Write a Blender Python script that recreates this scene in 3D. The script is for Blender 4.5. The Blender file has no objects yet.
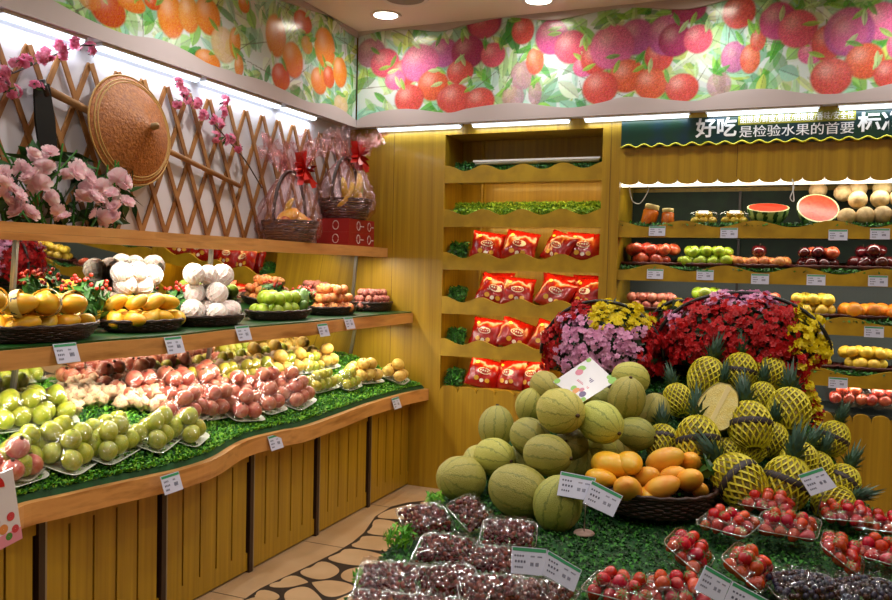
import bpy, math, random
import numpy as np
from mathutils import Vector, Matrix, Euler, noise
random.seed(7); rng = np.random.default_rng(7)
S = bpy.context.scene; COL = S.collection
PI = math.pi; rad = math.radians
U = random.uniform

# ------------------------------------------------------------------ camera
FPX = 820.0; YAW, PIT, ROL = (rad(a) for a in (22.7, 2.23, 1.35)); CH = 1.55
_f = Vector((-math.sin(YAW)*math.cos(PIT), math.cos(YAW)*math.cos(PIT), -math.sin(PIT)))
_r = Vector((math.cos(YAW), math.sin(YAW), 0)); _u = _r.cross(_f)
CR = math.cos(ROL)*_r + math.sin(ROL)*_u; CU = -math.sin(ROL)*_r + math.cos(ROL)*_u; CF = _f
CAM = Vector((0, 0, CH))
cd = bpy.data.cameras.new('camera'); cam = bpy.data.objects.new('camera', cd); COL.objects.link(cam)
cam.matrix_world = Matrix(((CR.x, CU.x, -CF.x, 0), (CR.y, CU.y, -CF.y, 0), (CR.z, CU.z, -CF.z, CH), (0, 0, 0, 1)))
cd.sensor_width = 36; cd.lens = FPX/892*36; cd.clip_start = .05
S.camera = cam
def ray(x, y): return (x-446)/FPX*CR - (y-300)/FPX*CU + CF
def W(x, y, ax, v):                       # the point where the view through a pixel meets a plane of the room
    d = ray(x, y); return CAM + d*((v-CAM[ax])/d[ax])
def WS(x, y, c, kx=0., ky=0.):            # the same for a sloped bed z = c + kx*X + ky*Y
    d = ray(x, y); return CAM + d*((c-CH)/(d.z-kx*d.x-ky*d.y))
def D(x, y, dist): return CAM + ray(x, y)*dist
def pix(p):
    q = Vector(p)-CAM; z = q.dot(CF); return 446+FPX*q.dot(CR)/z, 300-FPX*q.dot(CU)/z

# ------------------------------------------------------------------ objects
def props(o, label=None, cat=None, group=None, kind=None):
    if label: o['label'] = label
    if cat: o['category'] = cat
    if group: o['group'] = group
    if kind: o['kind'] = kind
    return o
def link(o): COL.objects.link(o); return o
def empty(name, loc=(0, 0, 0), rot=(0, 0, 0), scale=None, **k):
    o = link(bpy.data.objects.new(name, None)); o.location = loc; o.rotation_euler = rot; o.empty_display_size = .02
    if scale: o.scale = scale if hasattr(scale, '__len__') else (scale,)*3
    return props(o, **k)
def inst(name, mesh, loc=(0, 0, 0), rot=(0, 0, 0), scale=None, parent=None, **k):
    o = link(bpy.data.objects.new(name, mesh)); o.location = loc; o.rotation_euler = rot
    if scale is not None: o.scale = scale if hasattr(scale, '__len__') else (scale,)*3
    if parent: o.parent = parent
    return props(o, **k)
KIDS = {}
def dup(o):
    c = o.copy(); COL.objects.link(c)
    for ch in KIDS.get(o.name, []):
        d = ch.copy(); COL.objects.link(d); d.parent = c
    return c

class MB:
    def __init__(s): s.v = []; s.f = []; s.m = []; s.n = 0
    def add(s, v, f, m=0, mat=None):
        v = np.asarray(v, float).reshape(-1, 3)
        if mat is not None:
            a = np.array(mat); v = v@a[:3, :3].T+a[:3, 3]
        s.v.append(v); n = s.n
        s.f.extend([tuple(i+n for i in q) for q in f]); s.m.extend([m]*len(f)); s.n += len(v); return s
    def box(s, a, b, m=0, mat=None):
        x0, y0, z0 = a; x1, y1, z1 = b
        v = [(x0, y0, z0), (x1, y0, z0), (x1, y1, z0), (x0, y1, z0), (x0, y0, z1), (x1, y0, z1), (x1, y1, z1), (x0, y1, z1)]
        return s.add(v, [(0, 3, 2, 1), (4, 5, 6, 7), (0, 1, 5, 4), (1, 2, 6, 5), (2, 3, 7, 6), (3, 0, 4, 7)], m, mat)
    def bar(s, a, b, w, h, m=0, up=(0, 0, 1)):
        a = Vector(a); b = Vector(b); z = (b-a); L = z.length; z.normalize()
        x = Vector(up).cross(z)
        if x.length < 1e-4: x = Vector((1, 0, 0)).cross(z)
        x.normalize(); y = z.cross(x)
        M = Matrix(((x.x, y.x, z.x, a.x), (x.y, y.y, z.y, a.y), (x.z, y.z, z.z, a.z), (0, 0, 0, 1)))
        return s.box((-w/2, -h/2, 0), (w/2, h/2, L), m, M)
    def tube(s, pts, r, k=6, m=0, closed=False):
        pts = np.asarray([tuple(p) for p in pts], float); n = len(pts)
        if closed: t = np.roll(pts, -1, 0)-np.roll(pts, 1, 0)
        else: t = np.gradient(pts, axis=0)
        t /= np.linalg.norm(t, axis=1, keepdims=True)+1e-12
        ref = np.array([0, 0, 1.]) if abs(t[:, 2]).mean() < .8 else np.array([1., 0, 0])
        a = np.cross(t, ref); a /= np.linalg.norm(a, axis=1, keepdims=True)+1e-9; b = np.cross(t, a)
        rr = np.asarray(r, float)*np.ones(n)
        an = np.arange(k)*2*PI/k
        v = pts[:, None]+rr[:, None, None]*(np.cos(an)[None, :, None]*a[:, None]+np.sin(an)[None, :, None]*b[:, None])
        f = []
        for i in range(n if closed else n-1):
            j = (i+1) % n
            for q in range(k): f.append((i*k+q, i*k+(q+1) % k, j*k+(q+1) % k, j*k+q))
        if not closed: f.append(tuple(range(k))[::-1]); f.append(tuple((n-1)*k+q for q in range(k)))
        return s.add(v.reshape(-1, 3), f, m)
    def lathe(s, prof, k=24, m=0, mat=None, wob=None):
        n = len(prof); an = np.arange(k)*2*PI/k
        v = np.array([[(r*math.cos(a), r*math.sin(a), z) for a in an] for r, z in prof])
        if wob is not None: v = wob(v, an)
        f = []
        for i in range(n-1):
            for q in range(k): f.append((i*k+q, i*k+(q+1) % k, (i+1)*k+(q+1) % k, (i+1)*k+q))
        return s.add(v.reshape(-1, 3), f, m, mat)
    def poly(s, pts, ax, d0, d1, m=0):    # outline in a plane, given real thickness along axis ax
        def mk(p, d):
            q = list(p); q.insert(ax, d); return q
        n = len(pts); v = [mk(p, d0) for p in pts]+[mk(p, d1) for p in pts]
        return s.add(v, [tuple(range(n))[::-1], tuple(range(n, 2*n))]+[(i, (i+1) % n, n+(i+1) % n, n+i) for i in range(n)], m)
    def mesh(s, name, mats, smooth=True, fix=False):
        me = bpy.data.meshes.new(name)
        v = np.concatenate(s.v) if s.v else np.zeros((0, 3))
        me.from_pydata(v.tolist(), [], s.f)
        for q in (mats if isinstance(mats, (list, tuple)) else [mats]): me.materials.append(q)
        me.polygons.foreach_set('material_index', s.m)
        if smooth: me.polygons.foreach_set('use_smooth', [True]*len(s.f))
        me.update()
        if fix:
            import bmesh
            b = bmesh.new(); b.from_mesh(me); bmesh.ops.remove_doubles(b, verts=b.verts, dist=1e-5); bmesh.ops.recalc_face_normals(b, faces=b.faces); b.to_mesh(me); b.free()
        return me
    def obj(s, name, mats, parent=None, smooth=False, fix=False, **k):
        return inst(name, s.mesh(name, mats, smooth, fix), parent=parent, **k)

# ------------------------------------------------------------------ materials
def lin(h):
    if isinstance(h, str):
        c = [int(h[i:i+2], 16)/255 for i in (0, 2, 4)]
        return tuple(x/12.92 if x <= .04045 else ((x+.055)/1.055)**2.4 for x in c)+(1,)
    return tuple(h)+(1,)
class NT:
    def __init__(s, name):
        s.m = bpy.data.materials.new(name); s.m.use_nodes = True; s.t = s.m.node_tree; s.t.nodes.clear()
        s.out = s.n('ShaderNodeOutputMaterial')
    def n(s, ty, **k):
        q = s.t.nodes.new(ty)
        for a, b in k.items():
            if a.startswith('i_'): q.inputs[a[2:].replace('_', ' ')].default_value = b
            else: setattr(q, a, b)
        return q
    def l(s, a, b): s.t.links.new(a, b)
def M(name, c, rough=.5, c2=None, c3=None, scale=6, stretch=None, bump=0, bscale=None, metal=0, coat=0, rnd=0, sss=0, detail=3, coord='Object', ramp=(.35, .65), emis=0, wave=None, spec=.5, trans=0):
    t = NT(name); p = t.n('ShaderNodeBsdfPrincipled'); t.l(p.outputs[0], t.out.inputs[0])
    p.inputs['Roughness'].default_value = rough; p.inputs['Metallic'].default_value = metal
    p.inputs['Coat Weight'].default_value = coat; p.inputs['Coat Roughness'].default_value = .08
    p.inputs['Specular IOR Level'].default_value = spec
    p.inputs['Transmission Weight'].default_value = trans
    if sss: p.inputs['Subsurface Weight'].default_value = sss; p.inputs['Subsurface Radius'].default_value = (.02, .01, .005)
    col = None
    if c2 or bump:
        tc = t.n('ShaderNodeTexCoord'); mp = t.n('ShaderNodeMapping'); t.l(tc.outputs[coord], mp.inputs[0])
        if stretch: mp.inputs['Scale'].default_value = stretch
        if rnd:
            oi0 = t.n('ShaderNodeObjectInfo'); ml = t.n('ShaderNodeMath', operation='MULTIPLY'); ml.inputs[1].default_value = 37.; t.l(oi0.outputs['Random'], ml.inputs[0]); t.l(ml.outputs[0], mp.inputs['Location'])
    if c2:
        if wave:
            nz = t.n('ShaderNodeTexWave'); nz.inputs['Scale'].default_value = scale; nz.inputs['Distortion'].default_value = wave; nz.inputs['Detail'].default_value = 3; nz.bands_direction = 'X'
            t.l(mp.outputs[0], nz.inputs['Vector']); o = nz.outputs['Fac']
        else:
            nz = t.n('ShaderNodeTexNoise'); nz.inputs['Scale'].default_value = scale; nz.inputs['Detail'].default_value = detail
            t.l(mp.outputs[0], nz.inputs['Vector']); o = nz.outputs['Fac']
        r = t.n('ShaderNodeValToRGB'); r.color_ramp.elements[0].position = ramp[0]; r.color_ramp.elements[1].position = ramp[1]
        r.color_ramp.elements[0].color = lin(c); r.color_ramp.elements[1].color = lin(c2)
        if c3: e = r.color_ramp.elements.new((ramp[0]+ramp[1])/2); e.color = lin(c3)
        t.l(o, r.inputs[0]); col = r.outputs[0]
    else: p.inputs['Base Color'].default_value = lin(c)
    if rnd:
        if col is None: rg = t.n('ShaderNodeRGB'); rg.outputs[0].default_value = lin(c); col = rg.outputs[0]
        oi = t.n('ShaderNodeObjectInfo'); h = t.n('ShaderNodeHueSaturation')
        mr = t.n('ShaderNodeMapRange'); mr.inputs[3].default_value = 1-rnd; mr.inputs[4].default_value = 1+rnd; t.l(oi.outputs['Random'], mr.inputs[0])
        mh = t.n('ShaderNodeMapRange'); mh.inputs[3].default_value = .5-rnd*.06; mh.inputs[4].default_value = .5+rnd*.06
        mm = t.n('ShaderNodeMath', operation='MULTIPLY'); mm.inputs[1].default_value = 7.13; fr = t.n('ShaderNodeMath', operation='FRACT'); t.l(oi.outputs['Random'], mm.inputs[0]); t.l(mm.outputs[0], fr.inputs[0]); t.l(fr.outputs[0], mh.inputs[0])
        t.l(mr.outputs[0], h.inputs['Value']); t.l(mh.outputs[0], h.inputs['Hue']); t.l(col, h.inputs['Color']); col = h.outputs[0]
    if col is not None: t.l(col, p.inputs['Base Color'])
    if emis: p.inputs['Emission Color'].default_value = lin(c); p.inputs['Emission Strength'].default_value = emis
    if bump:
        n2 = t.n('ShaderNodeTexNoise'); n2.inputs['Scale'].default_value = bscale or scale*3; n2.inputs['Detail'].default_value = 3; t.l(mp.outputs[0], n2.inputs['Vector'])
        b = t.n('ShaderNodeBump'); b.inputs['Strength'].default_value = bump; b.inputs['Distance'].default_value = .01; t.l(n2.outputs['Fac'], b.inputs['Height']); t.l(b.outputs[0], p.inputs['Normal'])
    return t.m
def emit(name, c, s):
    t = NT(name); e = t.n('ShaderNodeEmission'); e.inputs[0].default_value = lin(c); e.inputs[1].default_value = s; t.l(e.outputs[0], t.out.inputs[0]); return t.m
def film(name, tint='ffffff', gl=.14, rough=.08, bump=.6, bscale=30, dist=.01, colr='ffffff'):
    t = NT(name); tr = t.n('ShaderNodeBsdfTransparent'); tr.inputs[0].default_value = lin(tint)
    g = t.n('ShaderNodeBsdfGlossy'); g.inputs[1].default_value = rough; g.inputs[0].default_value = lin(colr)
    tc = t.n('ShaderNodeTexCoord'); n = t.n('ShaderNodeTexNoise'); n.inputs['Scale'].default_value = bscale; n.inputs['Detail'].default_value = 2; n.inputs['Distortion'].default_value = 1.5
    b = t.n('ShaderNodeBump'); b.inputs['Strength'].default_value = bump; b.inputs['Distance'].default_value = dist
    t.l(tc.outputs['Object'], n.inputs['Vector']); t.l(n.outputs['Fac'], b.inputs['Height']); t.l(b.outputs[0], g.inputs['Normal'])
    mx = t.n('ShaderNodeMixShader'); mx.inputs[0].default_value = gl; t.l(tr.outputs[0], mx.inputs[1]); t.l(g.outputs[0], mx.inputs[2]); t.l(mx.outputs[0], t.out.inputs[0]); return t.m

m_yellow = M('bamboo_panel', 'ae8a19', .42, '906e10', scale=3, stretch=(14, 14, .35), detail=5, ramp=(.3, .7), coat=.15)
m_yellow2 = M('bamboo_board', 'b2901c', .4, '967612', scale=3, stretch=(3, 3, 3), detail=4)
m_wood = M('lacquered_fir', 'bd8148', .3, '8c5426', c3='cf9658', scale=2.2, stretch=(9, .9, 9), detail=6, ramp=(.25, .75), coat=.35, bump=.08)
m_slat = M('trellis_bamboo', '9c6c3a', .5, '7a4c22', scale=12, rnd=0)
m_wallw = M('lavender_wall', 'c9c6cf', .8)
m_ceil = M('ceiling_paint', 'e4dcd8', .85)
m_trim = M('fascia_paint', 'c0b6ba', .55)
m_tile = M('beige_tile', 'c3a37e', .28, 'b4926c', scale=3, bump=.02)
m_pebble = M('pebble_beige', 'c8a882', .3, 'b8966e', scale=5)
m_dark = M('dark_grout', '2a201a', .5)
m_darkpost = M('dark_post', '2c1a12', .45)
m_metal = M('steel_post', '9a9488', .35, metal=.8)
m_mirror = M('mirror_silver', 'dcdcd4', .02, metal=1)
m_greenfelt = M('green_felt', '0c3a12', .8, '0a4a18', scale=20)
m_leafcloth = M('banana_leaf', '10440f', .35, '0a2f0c', scale=8, stretch=(1, 10, 1))
m_g1 = M('grass_light', '84c030', .6); m_g2 = M('grass_mid', '54a020', .6); m_g3 = M('grass_dark', '2c7418', .6)
GR = [m_g1, m_g2, m_g3]
m_gd = [M('moss_a', '34801c', .6), M('moss_b', '205c16', .6), M('moss_c', '123c10', .6)]
m_gl = [M('sprig_a', 'a0c028', .6), M('sprig_b', '74a820', .6), M('sprig_c', '487c1a', .6)]
m_leaf = M('leaf_green', '2a5c1e', .4, '173f14', scale=10, rnd=.2)
m_wicker = M('dark_wicker', '3a1d14', .45, '1f0f0b', scale=30, bump=.3)
m_wickred = M('red_brown_wicker', '5c1f14', .5, '38100c', scale=30, bump=.3)
m_black = M('black_plastic', '0c0c0e', .35)
m_white = M('white_plastic', 'dcdcdc', .4)
m_clear = film('clear_plastic', 'f8fafa', .13, .06, .15, 12)
m_film = film('cling_film', 'fafaf8', .065, .1, .7, 22)
m_cello = film('cellophane', 'f6eaea', .13, .16, 1., 26, colr='ffdcdc')
m_paper = M('tag_paper', 'c3c6dc', .35, coat=.6)
m_taggreen = M('tag_green', '2b8a5a', .4)
m_ink = M('ink', '4a4a62', .6)
m_tube = emit('tube_glow', 'dff0ff', 2.6)
m_led = emit('led_glow', 'ffc040', 6.)
m_cool = emit('cooler_lamp', 'fff0d0', 3.)
m_lampd = emit('downlight_glow', 'fff4e0', 14.)

# ------------------------------------------------------------------ fruit meshes (radius about 1 before scaling)
def fruitmesh(name, kind, mat, mat2=None, seg=20, rings=12, seed=0):
    mb = MB(); prof = []
    for i in range(rings+1):
        a = -PI/2+PI*i/rings; r = math.cos(a); z = math.sin(a); up = (z+1)/2
        if kind == 'apple':
            r *= 1.03; z = z*.92-.28*math.exp(-((r)/.33)**2)*(1 if z > 0 else -.45)*1.0
        elif kind == 'guava': r *= 1-.16*up**2; z *= 1.08
        elif kind == 'pear': r *= 1.0-.42*up**1.6; z *= 1.18
        elif kind == 'mango': z *= 1.35; r *= .86+.1*(1-up)
        elif kind == 'pom': z *= .93; z += .12*math.exp(-((r-.16)/.1)**2)*(1 if z > 0 else 0)
        elif kind == 'melon': z *= 1.2
        elif kind == 'strawberry': r *= (.62+.5*up)*(1 if up < .85 else .95); z *= 1.15
        prof.append((max(r, .001), z))
    def wob(v, an):
        if kind == 'mango':
            v[:, :, 0] += .22*(v[:, :, 2]/1.35)**2*1.0; v[:, :, 1] *= .84
        if kind == 'melon':
            k = 1+.012*np.cos(10*an); v[:, :, 0] *= k; v[:, :, 1] *= k
        if kind == 'pom': k = 1+.03*np.cos(5*an+1); v[:, :, 0] *= k; v[:, :, 1] *= k
        n = np.sin(v[:, :, 0]*2.1+seed)*np.cos(v[:, :, 1]*1.7+seed*2)*.03+1
        return v*n[:, :, None]
    mb.lathe(prof, seg, 0, wob=wob)
    if kind in ('apple', 'pear'): mb.tube([(0, 0, .55), (.03, 0, .85), (.1, 0, 1.1)], .045, 5, 1)
    if kind in ('guava', 'pom'): mb.lathe([(.14, .98 if kind == 'guava' else .9), (.2, 1.08 if kind == 'guava' else 1.1), (.1, 1.0)], 8, 1)
    if kind == 'melon': mb.tube([(0, 0, 1.17), (0, 0, 1.27)], .09, 8, 1)
    return mb.mesh(name, [mat, mat2 or m_stem], True)
m_stem = M('stem_brown', '4a3418', .7)
def FM(n, c, c2, r=.35, **k): return M(n, c, r, c2, scale=k.pop('scale', 2.2), rnd=k.pop('rnd', .12), sss=k.pop('sss', 0.05), **k)
f_guava = [fruitmesh('guava', 'guava', FM('guava_skin', 'bcbc3c', '9cac30', .35, coat=.2), seed=i) for i in range(2)]
f_guavy = fruitmesh('yellow_guava', 'guava', FM('yellow_guava_skin', 'c4b43a', 'a3a22a', .4, coat=.2))
f_pom = [fruitmesh('pomegranate', 'pom', FM('pomegranate_skin', 'b05044', 'c07c60', .35, coat=.25, scale=1.6, bump=.05), seed=i) for i in range(2)]
f_yel = fruitmesh('yellow_pear', 'apple', FM('yellow_pear_skin', 'd8b65c', 'c49a40', .45))
f_mango = fruitmesh('mango', 'mango', FM('mango_skin', 'e8a418', 'd8b030', .38, scale=1.2), seed=1)
f_mangob = fruitmesh('big_mango', 'mango', FM('big_mango_skin', 'e09430', 'e0ac38', .4, scale=1.2), seed=3)
f_mangog = fruitmesh('green_mango', 'mango', FM('green_mango_skin', '5a7a20', '3c5c1c', .4))
f_lime = fruitmesh('lime', 'plain', FM('lime_skin', 'a3b82c', '86a020', .35))
f_peach = fruitmesh('peach', 'apple', FM('peach_skin', 'd89a50', 'c05a30', .5))
f_gapple = fruitmesh('green_apple', 'apple', FM('green_apple_skin', 'a8b830', '8aa828', .3, coat=.3))
f_rapple = fruitmesh('red_apple', 'apple', FM('red_apple_skin', 'a82a18', 'c86040', .3, coat=.3, scale=1.5))
f_dapple = fruitmesh('dark_red_apple', 'apple', FM('dark_apple_skin', '5c1410', '3c0c10', .25, coat=.4))
f_orange = fruitmesh('orange', 'plain', FM('orange_skin', 'e07a08', 'd89018', .45, bump=.15, bscale=20))
f_yapple = fruitmesh('yellow_apple', 'apple', FM('yellow_apple_skin', 'd8b83c', 'c8a02c', .4))
f_litchi = fruitmesh('longan', 'plain', FM('longan_skin', 'b87860', '984848', .6, bump=.2))
f_white = fruitmesh('pale_fruit', 'plain', FM('pale_skin', 'f0e8e0', 'e8ccc8', .6, rnd=.04))
f_cream = fruitmesh('cream_melon', 'plain', FM('cream_melon_skin', 'cbb283', 'b39a68', .55, bump=.3, bscale=14), seg=24)
m_straw = M('strawberry_skin', 'a8100e', .25, 'c42c14', scale=2, rnd=.2, coat=.4)
def strawb():
    me = fruitmesh('strawberry', 'strawberry', m_straw, seg=12, rings=9)
    c = MB()
    for i in range(7):
        a = i*2*PI/7; c.add([(0, 0, 1.12), (.3*math.cos(a-.3), .3*math.sin(a-.3), 1.15), (.85*math.cos(a), .85*math.sin(a), 1.0), (.3*math.cos(a+.3), .3*math.sin(a+.3), 1.15)], [(0, 1, 2, 3)])
    return me, c.mesh('calyx', [M('calyx_green', '3f7a22', .5)])
f_straw, f_calyx = strawb()

# melon skin: meridian streaks and fine netting, pigment of the rind itself
def melonmat():
    t = NT('melon_rind'); p = t.n('ShaderNodeBsdfPrincipled'); t.l(p.outputs[0], t.out.inputs[0]); p.inputs['Roughness'].default_value = .5
    tc = t.n('ShaderNodeTexCoord'); sx = t.n('ShaderNodeSeparateXYZ'); t.l(tc.outputs['Object'], sx.inputs[0])
    at = t.n('ShaderNodeMath', operation='ARCTAN2'); t.l(sx.outputs[1], at.inputs[0]); t.l(sx.outputs[0], at.inputs[1])
    nz = t.n('ShaderNodeTexNoise', i_Scale=6.); nz.inputs['Detail'].default_value = 4; t.l(tc.outputs['Object'], nz.inputs['Vector'])
    a2 = t.n('ShaderNodeMath', operation='MULTIPLY_ADD'); a2.inputs[1].default_value = 10.; t.l(at.outputs[0], a2.inputs[0])
    nm = t.n('ShaderNodeMath', operation='MULTIPLY'); nm.inputs[1].default_value = 4.; t.l(nz.outputs['Fac'], nm.inputs[0]); t.l(nm.outputs[0], a2.inputs[2])
    sn = t.n('ShaderNodeMath', operation='SINE'); t.l(a2.outputs[0], sn.inputs[0])
    r = t.n('ShaderNodeValToRGB'); r.color_ramp.elements[0].position = .8; r.color_ramp.elements[1].position = 1.; r.color_ramp.elements[0].color = (0, 0, 0, 1); r.color_ramp.elements[1].color = (1, 1, 1, 1); t.l(sn.outputs[0], r.inputs[0])
    vo = t.n('ShaderNodeTexVoronoi', i_Scale=16.); vo.feature = 'DISTANCE_TO_EDGE'; t.l(tc.outputs['Object'], vo.inputs['Vector'])
    r2 = t.n('ShaderNodeValToRGB'); r2.color_ramp.elements[0].position = .0; r2.color_ramp.elements[1].position = .09; r2.color_ramp.elements[0].color = lin('c0b464'); r2.color_ramp.elements[1].color = lin('a8a444'); t.l(vo.outputs[0], r2.inputs[0])
    mx = t.n('ShaderNodeMix', data_type='RGBA'); t.l(r.outputs[0], mx.inputs[0]); t.l(r2.outputs[0], mx.inputs[6]); mx.inputs[7].default_value = lin('868a38')
    oi = t.n('ShaderNodeObjectInfo'); h = t.n('ShaderNodeHueSaturation'); mr = t.n('ShaderNodeMapRange'); mr.inputs[3].default_value = .6; mr.inputs[4].default_value = 1.2; t.l(oi.outputs['Random'], mr.inputs[0]); t.l(mr.outputs[0], h.inputs['Value']); t.l(mx.outputs[2], h.inputs['Color'])
    mr2 = t.n('ShaderNodeMapRange'); mr2.inputs[3].default_value = .485; mr2.inputs[4].default_value = .53; m7 = t.n('ShaderNodeMath', operation='MULTIPLY'); m7.inputs[1].default_value = 5.3; fr = t.n('ShaderNodeMath', operation='FRACT'); t.l(oi.outputs['Random'], m7.inputs[0]); t.l(m7.outputs[0], fr.inputs[0]); t.l(fr.outputs[0], mr2.inputs[0]); t.l(mr2.outputs[0], h.inputs['Hue'])
    t.l(h.outputs[0], p.inputs['Base Color'])
    b = t.n('ShaderNodeBump', i_Strength=.25, i_Distance=.02); t.l(vo.outputs[0], b.inputs['Height']); t.l(b.outputs[0], p.inputs['Normal']); return t.m
m_melon = melonmat()
f_melon = fruitmesh('melon', 'melon', m_melon, seg=30, rings=18)

# ------------------------------------------------------------------ labels for heaps
ORD = ['first', 'second', 'third', 'fourth', 'fifth', 'sixth', 'seventh', 'eighth', 'ninth', 'tenth', 'eleventh', 'twelfth']
def label_heap(objs, what, where, group, cat, prep='in', share=False):
    """what: the kind and look; where: the tray or basket it lies in"""
    pts = [(pix(o.matrix_world.translation if o.parent else o.location), o) for o in objs]
    for o in objs: props(o, cat=cat, group=group)
    n = len(pts)
    if share or n == 1:
        for _, o in pts: o['label'] = f'{what} {prep} {where}'
        return
    pts.sort(key=lambda t: t[0][1])
    k = 1 if n <= 4 else 2 if n <= 10 else 3 if n < 20 else 4
    names = {1: [''], 2: [' of upper row', ' of lower row'], 3: [' of top row', ' of middle row', ' of bottom row'], 4: [' of top row', ' of second row', ' of third row', ' of bottom row']}[k]
    for i in range(k):
        row = sorted(pts[i*n//k:(i+1)*n//k], key=lambda t: t[0][0])
        for j, (_, o) in enumerate(row):
            pos = ORD[j]+' from left' if j < 12 else 'rightmost'
            o['label'] = f'{what}, {pos}{names[i]}, {where}'

exec_sections = []
# ================================================================== THE SETTING
YB = 5.249; XW = -2.98; XF = -2.456; XR = 2.6; YF = -2.2; ZC = 3.214; ZB = 2.548
XM, YM = -2.90, 5.19                                   # faces of the mural fascia
def waveline(u0, u1, z, amp, per, n=None, ph=0):
    n = n or max(8, int(abs(u1-u0)/per*14))
    return [(u0+(u1-u0)*i/n, z+amp*math.sin(2*PI*(u0+(u1-u0)*i/n)/per+ph)) for i in range(n+1)]
def scallops(u0, u1, z, h, per, down=True):
    n = max(1, round((u1-u0)/per)); per = (u1-u0)/n; out = []
    for i in range(n):
        for j in range(9):
            a = PI*j/8; out.append((u0+per*(i+.5-.5*math.cos(a)), z+(-h if down else h)*math.sin(a)**.7))
    return out
fl = MB(); fl.box((XW-.1, YF-.1, -.1), (XR+.1, YB+.6, 0)); fl.obj('floor', [m_tile], kind='structure')
gl = MB()
for y in (4.7, 3.9, 3.1, 2.3, 1.5, .7): gl.box((XW, y-.002, .0005), (XR, y+.002, .0012))
for x in (-1.95, -1.15, .9, 1.7): gl.box((x-.002, YF, .0005), (x+.002, YB, .0012))
gl.obj('floor.grout', [m_dark], kind='structure')
# pebble inlay with its curved border
edge_px = [(244, 600), (260, 589), (279, 580), (305, 568), (337, 552), (352, 543), (364, 533), (375, 517), (391, 507), (407, 503), (425, 501)]
edge = [W(x, y, 2, .0) for x, y in edge_px]
ed = [(p.x, p.y) for p in edge]
ed = [(ed[0][0]+.25, ed[0][1]-1.1), (ed[0][0]-.02, ed[0][1]-.35)]+ed+[(-1.3, 4.9), (-.4, 5.0), (.9, 4.95), (1.5, 4.3), (1.6, 2.0), (1.0, .6), (-1.0, .6)]
inl = MB(); inl.poly(ed, 2, .0012, .003); 
def inside(p, poly):
    c = False; j = len(poly)-1
    for i in range(len(poly)):
        (x1, y1), (x2, y2) = poly[i], poly[j]
        if (y1 > p[1]) != (y2 > p[1]) and p[0] < (x2-x1)*(p[1]-y1)/(y2-y1)+x1: c = not c
        j = i
    return c
known = [(282, 583), (321, 572), (384.8, 506.7), (400, 510.7), (385, 530.7), (376, 542.7), (356, 558.7), (301, 594.7), (332, 589.4), (359, 576), (262.7, 597.4)]
seeds = [tuple(W(x, y, 2, 0))[:2] for x, y in known]
lr = random.Random(3)
for i in range(4000):
    p = (lr.uniform(-2.1, 1.6), lr.uniform(.6, 5.0))
    if inside(p, ed) and all((p[0]-q[0])**2+(p[1]-q[1])**2 > .19**2 for q in seeds): seeds.append(p)
def clip(poly, a, b, c):       # keep a*x+b*y<=c
    out = []
    for i in range(len(poly)):
        p, q = poly[i], poly[(i+1) % len(poly)]; dp = a*p[0]+b*p[1]-c; dq = a*q[0]+b*q[1]-c
        if dp <= 0: out.append(p)
        if dp*dq < 0: t = dp/(dp-dq); out.append((p[0]+(q[0]-p[0])*t, p[1]+(q[1]-p[1])*t))
    return out
for s in seeds:
    cell = [(s[0]-.3, s[1]-.3), (s[0]+.3, s[1]-.3), (s[0]+.3, s[1]+.3), (s[0]-.3, s[1]+.3)]
    for q in seeds:
        if q is s or abs(q[0]-s[0]) > .6 or abs(q[1]-s[1]) > .6: continue
        a, b = q[0]-s[0], q[1]-s[1]; L = math.hypot(a, b); a /= L; b /= L
        cell = clip(cell, a, b, a*s[0]+b*s[1]+L/2-.009)
        if len(cell) < 3: break
    if len(cell) < 3: continue
    for k in range(3): cell = [r for i in range(len(cell)) for r in ((cell[i][0]*.75+cell[(i+1) % len(cell)][0]*.25, cell[i][1]*.75+cell[(i+1) % len(cell)][1]*.25), (cell[i][0]*.25+cell[(i+1) % len(cell)][0]*.75, cell[i][1]*.25+cell[(i+1) % len(cell)][1]*.75))]
    if not inside(s, ed): continue
    def pull(p):
        for k in range(20):
            f_ = 1-k/20; q = (s[0]+(p[0]-s[0])*f_, s[1]+(p[1]-s[1])*f_); o_ = (s[0]+(p[0]-s[0])*(f_+.06), s[1]+(p[1]-s[1])*(f_+.06))
            if inside(q, ed) and inside(o_, ed): return q
        return s
    cell = [pull(p) for p in cell]
    for k in range(2): cell = [((cell[i-1][0]+cell[i][0]*2+cell[(i+1) % len(cell)][0])/4, (cell[i-1][1]+cell[i][1]*2+cell[(i+1) % len(cell)][1])/4) for i in range(len(cell))]
    inl.poly(cell, 2, .003, .0045, 1)
inl.obj('floor.inlay', [m_dark, m_pebble], kind='structure')
MB().box((XW-.1, YF-.1, ZC), (XR+.1, YB+.6, ZC+.1)).obj('ceiling', [m_ceil], kind='structure')
MB().box((XW-.1, YF, 0), (XW, YB+.6, ZC)).obj('wall_left', [m_wallw], kind='structure')
MB().box((XR, YF, 0), (XR+.1, YB+.6, ZC)).obj('wall_right', [m_yellow], kind='structure')
MB().box((XW, YF-.1, 0), (XR, YF, ZC)).obj('wall_front', [m_wallw], kind='structure')
NX0, NX1, NZ0, NZ1 = -2.228, -1.135, .714, 2.468
CX0, CX1, CZ0, CZ1 = -1.02, 1.35, .745, 2.085
wb = MB()
def wp(x0, x1, z0, z1): wb.box((x0, YB, z0), (x1, YB+.03, z1))
wp(XW, NX0, 0, 2.58); wp(NX1, CX0, 0, 2.58); wp(NX0, NX1, NZ1, 2.58); wp(CX1, XR, 0, 2.58)
wb.poly([(NX0, 0)]+[(NX1, 0)]+scallops(NX0, NX1, NZ0-.03, .05, .135, False)[::-1], 1, YB, YB+.03)
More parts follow.
